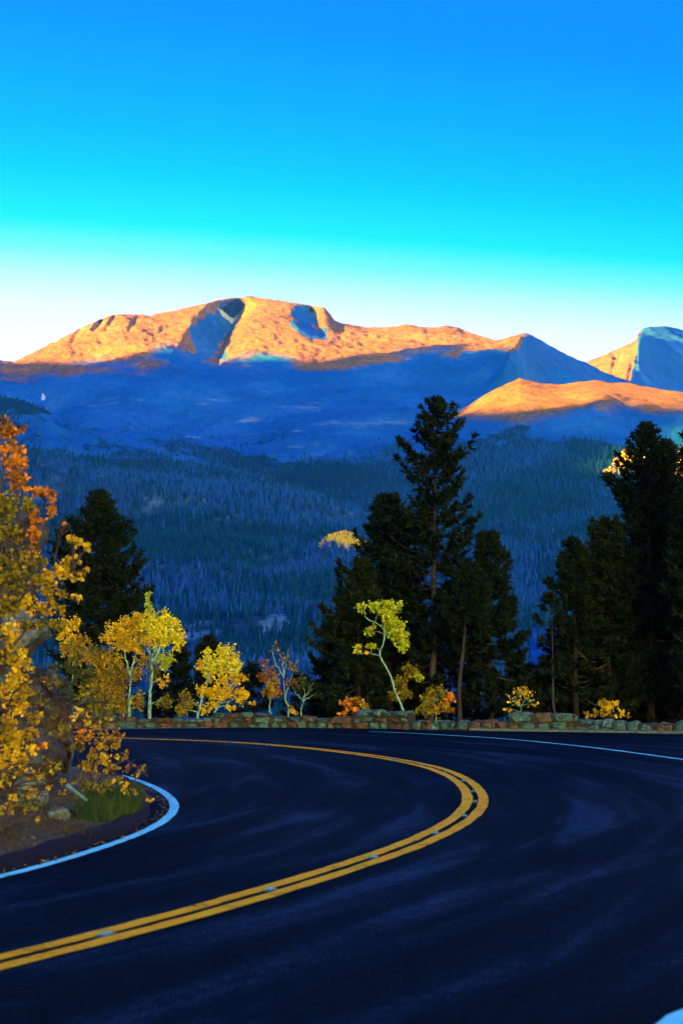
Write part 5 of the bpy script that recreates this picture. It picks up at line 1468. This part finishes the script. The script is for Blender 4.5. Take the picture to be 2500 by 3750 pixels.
# --- the near aspen against the outcrop on the left
NY = 15.2
near_blobs = [(18, 1560, 40, 52, 'rust', 0.8), (50, 1600, 22, 60, 'orange', 0.8), (85, 1570, 14, 22, 'rust', 0.6), (40, 1680, 55, 60, 'orange', 0.85), (88, 1690, 18, 60, 'orange', 0.7), (60, 1760, 55, 50, 'rust', 0.9), (95, 1770, 22, 40, 'orange', 0.9),
    (30, 1860, 60, 60, 'olive'), (95, 1840, 40, 40, 'olive'), (130, 1795, 24, 22, 'orange', 0.8), (158, 1800, 18, 14, 'orange'), (190, 1815, 12, 24, 'orange'), (188, 1868, 16, 26, 'orange', 1.2), (163, 1910, 12, 10, 'orange'), (130, 1890, 20, 36, 'orange'), (122, 1955, 26, 24, 'orange', 1.1), (130, 1990, 16, 14, 'rust'),
    (20, 1950, 45, 50, 'olive'), (80, 1960, 45, 40, 'olive', 0.5), (40, 2050, 70, 50, 'olive', 0.8), (110, 2020, 40, 20, 'dim', 0.7), (140, 2060, 36, 40, 'olive'), (235, 2065, 46, 22, 'gold'), (262, 2045, 20, 14, 'gold'), (272, 1985, 26, 24, 'gold', 0.9), (320, 2005, 13, 16, 'gold'), (235, 1918, 5, 6, 'orange'), (318, 2085, 18, 8, 'gold', 0.9), (285, 2108, 18, 16, 'gold'),
    (215, 2110, 50, 34, 'gold'), (150, 2130, 55, 40, 'dim'), (60, 2130, 70, 50, 'olive'), (190, 2170, 60, 34, 'gold'), (280, 2190, 28, 14, 'gold'), (110, 2210, 70, 36, 'gold'), (40, 2220, 55, 50, 'olive'), (190, 2235, 55, 24, 'dim'), (120, 2290, 70, 28, 'olive'), (210, 2290, 40, 20, 'olive'), (30, 2320, 50, 50, 'gold'),
    (70, 2420, 55, 40, 'gold'), (30, 2400, 40, 40, 'gold'), (75, 2480, 50, 45, 'gold'), (90, 2530, 40, 36, 'gold'), (30, 2540, 50, 45, 'gold'), (60, 2590, 40, 30, 'gold'), (30, 2640, 34, 40, 'gold', 0.8), (50, 2700, 42, 36, 'gold'), (105, 2690, 34, 26, 'gold', 0.8), (80, 2745, 46, 26, 'gold'), (150, 2735, 24, 16, 'orange', 0.7), (20, 2690, 40, 40, 'dim'), (10, 2770, 40, 40, 'gold'), (95, 2790, 34, 24, 'dim', 0.7), (30, 2960, 36, 30, 'dim', 0.5), (100, 2960, 40, 24, 'olive', 0.5), (40, 2790, 46, 30, 'gold', 0.9), (70, 2830, 30, 18, 'gold', 0.7), (20, 2860, 24, 30, 'gold', 0.7), (48, 2920, 18, 18, 'gold', 0.6), (140, 3000, 14, 10, 'gold', 0.6), (180, 2880, 18, 12, 'gold', 0.5), (230, 2860, 14, 10, 'gold', 0.4)]
_bq = np.random.default_rng(819)
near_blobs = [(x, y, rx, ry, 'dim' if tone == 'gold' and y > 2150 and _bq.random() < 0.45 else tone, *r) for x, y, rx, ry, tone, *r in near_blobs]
near_blobs += [(150, 2560, 44, 36, 'olive', 0.4), (190, 2490, 44, 34, 'olive', 0.5), (215, 2660, 34, 50, 'olive', 0.4), (130, 2840, 50, 34, 'dim', 0.4), (190, 2800, 44, 40, 'olive', 0.35), (110, 2900, 44, 26, 'dim', 0.35), (120, 2620, 34, 40, 'dim', 0.5)]
tn = at(np.array(-40.0), np.array(3000.0), NY)
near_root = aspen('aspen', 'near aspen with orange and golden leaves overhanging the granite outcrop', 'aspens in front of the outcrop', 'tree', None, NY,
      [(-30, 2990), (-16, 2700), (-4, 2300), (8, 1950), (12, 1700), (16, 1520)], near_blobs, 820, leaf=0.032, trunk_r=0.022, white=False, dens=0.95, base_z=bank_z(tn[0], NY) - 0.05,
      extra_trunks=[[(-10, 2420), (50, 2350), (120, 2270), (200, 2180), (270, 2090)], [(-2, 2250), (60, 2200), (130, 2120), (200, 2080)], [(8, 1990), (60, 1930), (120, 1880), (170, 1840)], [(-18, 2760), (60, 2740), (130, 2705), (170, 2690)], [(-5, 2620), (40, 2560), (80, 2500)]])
# the largest single leaves of it, hung one by one on its outer twigs
lq = np.random.default_rng(905)
lm = []
for tn_ in ('orange', 'gold', 'gold', 'dim', 'orange'):
    v, f, c = leaf_cloud(lq, np.zeros((1, 3)), 0.040, tn_)
    o = mesh_np('leaf', v, f, M['leaf'], None, False, c); me_ = o.data; bpy.data.objects.remove(o); lm.append(me_)
spots = [(158, 1800, 22, 18), (190, 1815, 14, 30), (188, 1868, 18, 28), (130, 1890, 22, 40), (125, 1960, 28, 28), (262, 2050, 40, 26), (272, 1985, 28, 26), (320, 2005, 14, 18), (285, 2108, 34, 22), (215, 2110, 60, 40), (75, 2460, 60, 60), (95, 2700, 60, 40), (40, 1700, 55, 80), (90, 2540, 40, 50)]
for k in range(290):
    cx, cy, rx, ry = spots[k % len(spots)]
    a = lq.uniform(0, 6.28); rr = math.sqrt(lq.random())
    p = at(np.array(cx + rx * rr * math.cos(a)), np.array(cy + ry * rr * math.sin(a)), NY + lq.normal(-0.05, 0.12))
    kind = 0 if cy < 1990 and cx < 240 else int(lq.integers(1, 4))
    o = bpy.data.objects.new('leaf', lm[kind]); link(o, near_root)
    o.location = Vector(p) - near_root.location
    o.rotation_euler = (lq.uniform(0, 6.28), lq.uniform(0, 6.28), lq.uniform(0, 6.28))
    s = lq.uniform(0.8, 1.2); o.scale = (s, s, s)

# --- saplings and shrubs at the foot of the outcrop
SY = 19.0
sb = at(np.array(258.0), np.array(2880.0), SY)
aspen('aspen_sapling', 'dark olive aspen sapling with a thin pale stem standing beside the outcrop', 'aspens in front of the outcrop', 'tree', None, SY,
      [(254, 2880), (262, 2800), (262, 2700), (258, 2600), (270, 2520), (290, 2440)],
      [(200, 2440, 40, 36, 'green', 0.7), (260, 2440, 50, 40, 'green', 0.8), (300, 2400, 40, 40, 'olive', 0.7), (310, 2470, 48, 44, 'green', 0.8), (250, 2510, 50, 36, 'green', 0.9), (340, 2540, 60, 44, 'olive', 0.6), (290, 2570, 60, 36, 'green', 0.8), (400, 2570, 40, 36, 'olive', 0.5), (330, 2610, 60, 30, 'olive', 0.7), (380, 2630, 50, 26, 'olive', 0.6)], 830, leaf=0.037, trunk_r=0.011, barkc=(0.06, 0.12, 0.13), dens=0.55, base_z=bank_z(sb[0], SY) - 0.05,
      extra_trunks=[[(258, 2610), (300, 2570), (350, 2540)], [(262, 2560), (230, 2510), (205, 2450)]])
sb = at(np.array(340.0), np.array(2930.0), 18.4)
aspen('shrub', 'golden leafed shrub spilling over the white edge line from the bank', 'shrubs on the bank', 'shrub', None, 18.4,
      [(340, 2930), (335, 2870), (345, 2800), (355, 2740)],
      [(290, 2630, 36, 36, 'gold', 0.6), (310, 2690, 46, 34, 'orange', 0.6), (350, 2680, 46, 30, 'dim', 0.6), (300, 2740, 40, 36, 'olive', 0.7), (355, 2750, 50, 36, 'dim', 0.8), (410, 2720, 40, 40, 'dim', 0.6), (440, 2690, 30, 24, 'rust', 0.5), (400, 2780, 46, 34, 'gold', 0.6), (450, 2760, 26, 34, 'dim', 0.4), (340, 2810, 55, 34, 'dim', 0.8), (420, 2830, 46, 32, 'dim', 0.6), (470, 2810, 26, 22, 'rust', 0.4), (300, 2870, 46, 34, 'olive', 0.7), (370, 2870, 50, 30, 'olive', 0.8), (440, 2880, 40, 24, 'gold', 0.5), (500, 2830, 26, 16, 'gold', 0.2), (480, 2900, 30, 22, 'gold', 0.4), (530, 2815, 16, 10, 'dim', 0.2), (280, 2940, 40, 24, 'dim', 0.6), (350, 2920, 50, 24, 'green', 0.8), (550, 2930, 14, 10, 'gold', 0.2), (240, 2910, 30, 24, 'dim', 0.4), (330, 2965, 24, 14, 'gold', 0.4), (205, 3000, 16, 12, 'gold', 0.4)], 831, leaf=0.033, trunk_r=0.012, dens=0.6, white=False, base_z=bank_z(sb[0], 18.4) - 0.03,
      extra_trunks=[[(335, 2900), (390, 2840), (440, 2800), (490, 2780)], [(335, 2900), (300, 2840), (290, 2740), (295, 2650)], [(340, 2880), (420, 2870), (500, 2850)]])
# fallen pale stem on the bank
P = np.array([at(np.array(float(x)), np.array(float(y)), yy) for x, y, yy in ((248, 2876, 17.6), (272, 2896, 17.5), (302, 2918, 17.4), (318, 2930, 17.35))])
v, f = tube(spline(P, 12), np.linspace(0.024, 0.015, 12), 7)
g_ = Geo(); g_.add(v - P.mean(0), f, None, np.array((0.12, 0.30, 0.20)) * lq.uniform(0.6, 1.2, (len(v), 1)))
o = g_.build('fallen_branch', M['aspen_bark'], None, True); o.location = P.mean(0)
tag(o, 'pale fallen branch lying across the bank under the golden shrub', 'branch')

# grass on the bank
M['grass'] = mat_tint('grass_blade', 0.7, 0.1, 0.3)
def grass(name, spots, n, hmin, hmax, cols, seed):
    q = np.random.default_rng(seed); V, C_ = [], []
    for (cx, cy, rx, ry, w) in spots:
        m = int(n * w)
        a = q.uniform(0, 6.28, m); r = np.sqrt(q.random(m))
        g0 = on_ground(cx + rx * r * np.cos(a), cy + ry * r * np.sin(a), 0.12)
        for p in g0:
            z = bank_z(p[0], p[1])
            b = np.array([p[0], p[1], z - 0.02])
            h = q.uniform(hmin, hmax); d = q.normal(0, 0.35, 3); d[2] = 1; d /= np.linalg.norm(d)
            s = np.array([q.normal(), q.normal(), 0]); s /= np.linalg.norm(s) + 1e-9; wv = q.uniform(0.003, 0.007)
            V += [b + s * wv, b - s * wv, b + d * h + np.array([d[0], d[1], 0]) * h * 0.5]
            c = np.array(cols[q.integers(0, len(cols))]) * q.uniform(0.6, 1.2); C_ += [c, c, c]
    V = np.array(V)
    o = mesh_np(name, V, np.arange(len(V)).reshape(-1, 3), M['grass'], None, False, np.array(C_))
    return tag(o, 'fine green grass growing at the tip of the bank', 'grass', kind='stuff')
grass('grass', [(410, 2955, 100, 28, 0.6), (340, 2985, 80, 16, 0.25), (470, 2920, 40, 34, 0.35)], 3600, 0.08, 0.26, [(0.03, 0.10, 0.015), (0.02, 0.07, 0.012), (0.07, 0.12, 0.02)], 841)
grass('dry_grass', [(40, 3060, 60, 50, 0.3), (250, 3030, 120, 24, 0.35), (120, 3000, 80, 30, 0.3)], 900, 0.05, 0.14, [(0.07, 0.07, 0.02), (0.10, 0.08, 0.03), (0.04, 0.06, 0.015)], 842)['label'] = 'short dry grass scattered over the gravelly bank'

# fallen leaves and grit along the kerb
q = np.random.default_rng(851)
idx = q.integers(0, len(cw), 900)
off = 0.065 + np.abs(q.normal(0, 0.07, 900))
P = cw[idx] - nw[idx] * np.minimum(off, kerb_d[idx] - 0.02)[:, None]
C3 = np.concatenate([P, np.full((900, 1), 0.014)], 1) + np.concatenate([q.normal(0, 0.03, (900, 2)), np.abs(q.normal(0, 0.004, (900, 1)))], 1)
g_ = Geo()
for tn_, lo, hi in (('olive', 0, 90), ('rust', 90, 140), ('dim', 140, 170)):
    nn = hi - lo
    v, f, c = leaf_cloud(q, C3[lo:hi], 0.035, tn_)
    v[:, 2] = 0.012 + (v[:, 2] - 0.014).clip(0) * 0.5
    g_.add(v, f, None, c)
for k in range(450, 640):
    s = q.uniform(0.005, 0.016)
    v = np.array([[1, 0, 0], [-1, 0, 0], [0, 1, 0], [0, -1, 0], [0, 0, 1], [0, 0, -1]]) * s * q.uniform(0.7, 1.2, (6, 1)) + C3[k] * np.array([1, 1, 0]) + np.array([0, 0, 0.008])
    g_.add(v, None, [[0, 2, 4], [2, 1, 4], [1, 3, 4], [3, 0, 4], [2, 0, 5], [1, 2, 5], [3, 1, 5], [0, 3, 5]], np.array((0.05, 0.07, 0.05)) * q.uniform(0.4, 1.5))
tag(g_.build('leaf_litter', M['leaf']), 'fallen leaves and grit gathered along the asphalt kerb', 'leaf litter', kind='stuff')

def less_blue(m, k):
    for nd in m.node_tree.nodes:
        if nd.type == 'VALTORGB':
            for e in nd.color_ramp.elements:
                c = e.color; mx = max(c[0], c[1], c[2])
                if mx < 0.9: e.color = (c[0], c[1], c[2] * k, 1)
less_blue(M['stone'], 0.75)
for key in ('mortar', 'concrete', 'marker', 'lens', 'black_kerb', 'dirt', 'teal_rock', 'ground'):
    less_blue(M[key], 0.5)

# stones and leaves lying on the bank
q = np.random.default_rng(861)
g_ = Geo()
for k in range(620):
    p = bv[q.integers(1, 30), q.integers(6, len(cw) - 30)] + np.array([*q.normal(0, 0.03, 2), 0]); z = p[2]
    s = 0.008 * q.lognormal(0.3, 0.7)
    v = np.array([[1, 0, 0], [-1, 0, 0], [0, 1, 0], [0, -1, 0], [0, 0, 0.7], [0, 0, -0.7]]) * min(s, 0.06) * q.uniform(0.6, 1.3, (6, 1)) + np.array([p[0], p[1], z])
    g_.add(v, None, [[0, 2, 4], [2, 1, 4], [1, 3, 4], [3, 0, 4], [2, 0, 5], [1, 2, 5], [3, 1, 5], [0, 3, 5]], np.array(((0.10, 0.14, 0.10), (0.13, 0.11, 0.07), (0.07, 0.07, 0.05))[q.integers(0, 3)]) * q.uniform(0.5, 1.4))
tag(g_.build('pebbles', M['bark']), 'loose pebbles strewn over the dirt bank', 'pebbles', kind='stuff')
g_ = Geo(); Cs = []
for k in range(300):
    p = bv[q.integers(2, 30), q.integers(6, len(cw) - 30)] + np.array([*q.normal(0, 0.03, 2), 0]); Cs.append([p[0], p[1], p[2] + 0.012])
v, f, c = leaf_cloud(q, np.array(Cs), 0.026, 'olive'); g_.add(v, f, None, c)
tag(g_.build('fallen_leaves', M['leaf']), 'small fallen leaves scattered on the dirt bank', 'fallen leaves', kind='stuff')

# ------------------------------------------------------------------ the blue air between the near trees and the mountains
hz = mesh_np('haze', np.array([[x, y, z] for z in (-121, 2600) for y in (-7000, 9700) for x in (-14000, 6500)], float),
             np.array([[0, 2, 3, 1], [4, 5, 7, 6], [0, 1, 5, 4], [2, 6, 7, 3], [0, 4, 6, 2], [1, 3, 7, 5]]))
hm = bpy.data.materials.new('blue_air'); hm.use_nodes = True
hn, hl = hm.node_tree.nodes, hm.node_tree.links
hn.clear()
ho = hn.new('ShaderNodeOutputMaterial'); hv = hn.new('ShaderNodeVolumePrincipled')
hv.inputs['Color'].default_value = (0.01, 0.32, 1.0, 1)
hv.inputs['Absorption Color'].default_value = (1, 1, 1, 1)
hv.inputs['Density'].default_value = 3.6e-5
hv.inputs['Anisotropy'].default_value = 0.6
hl.new(hv.outputs[0], ho.inputs['Volume'])
hz.data.materials.append(hm)
tag(hz, kind='stuff')
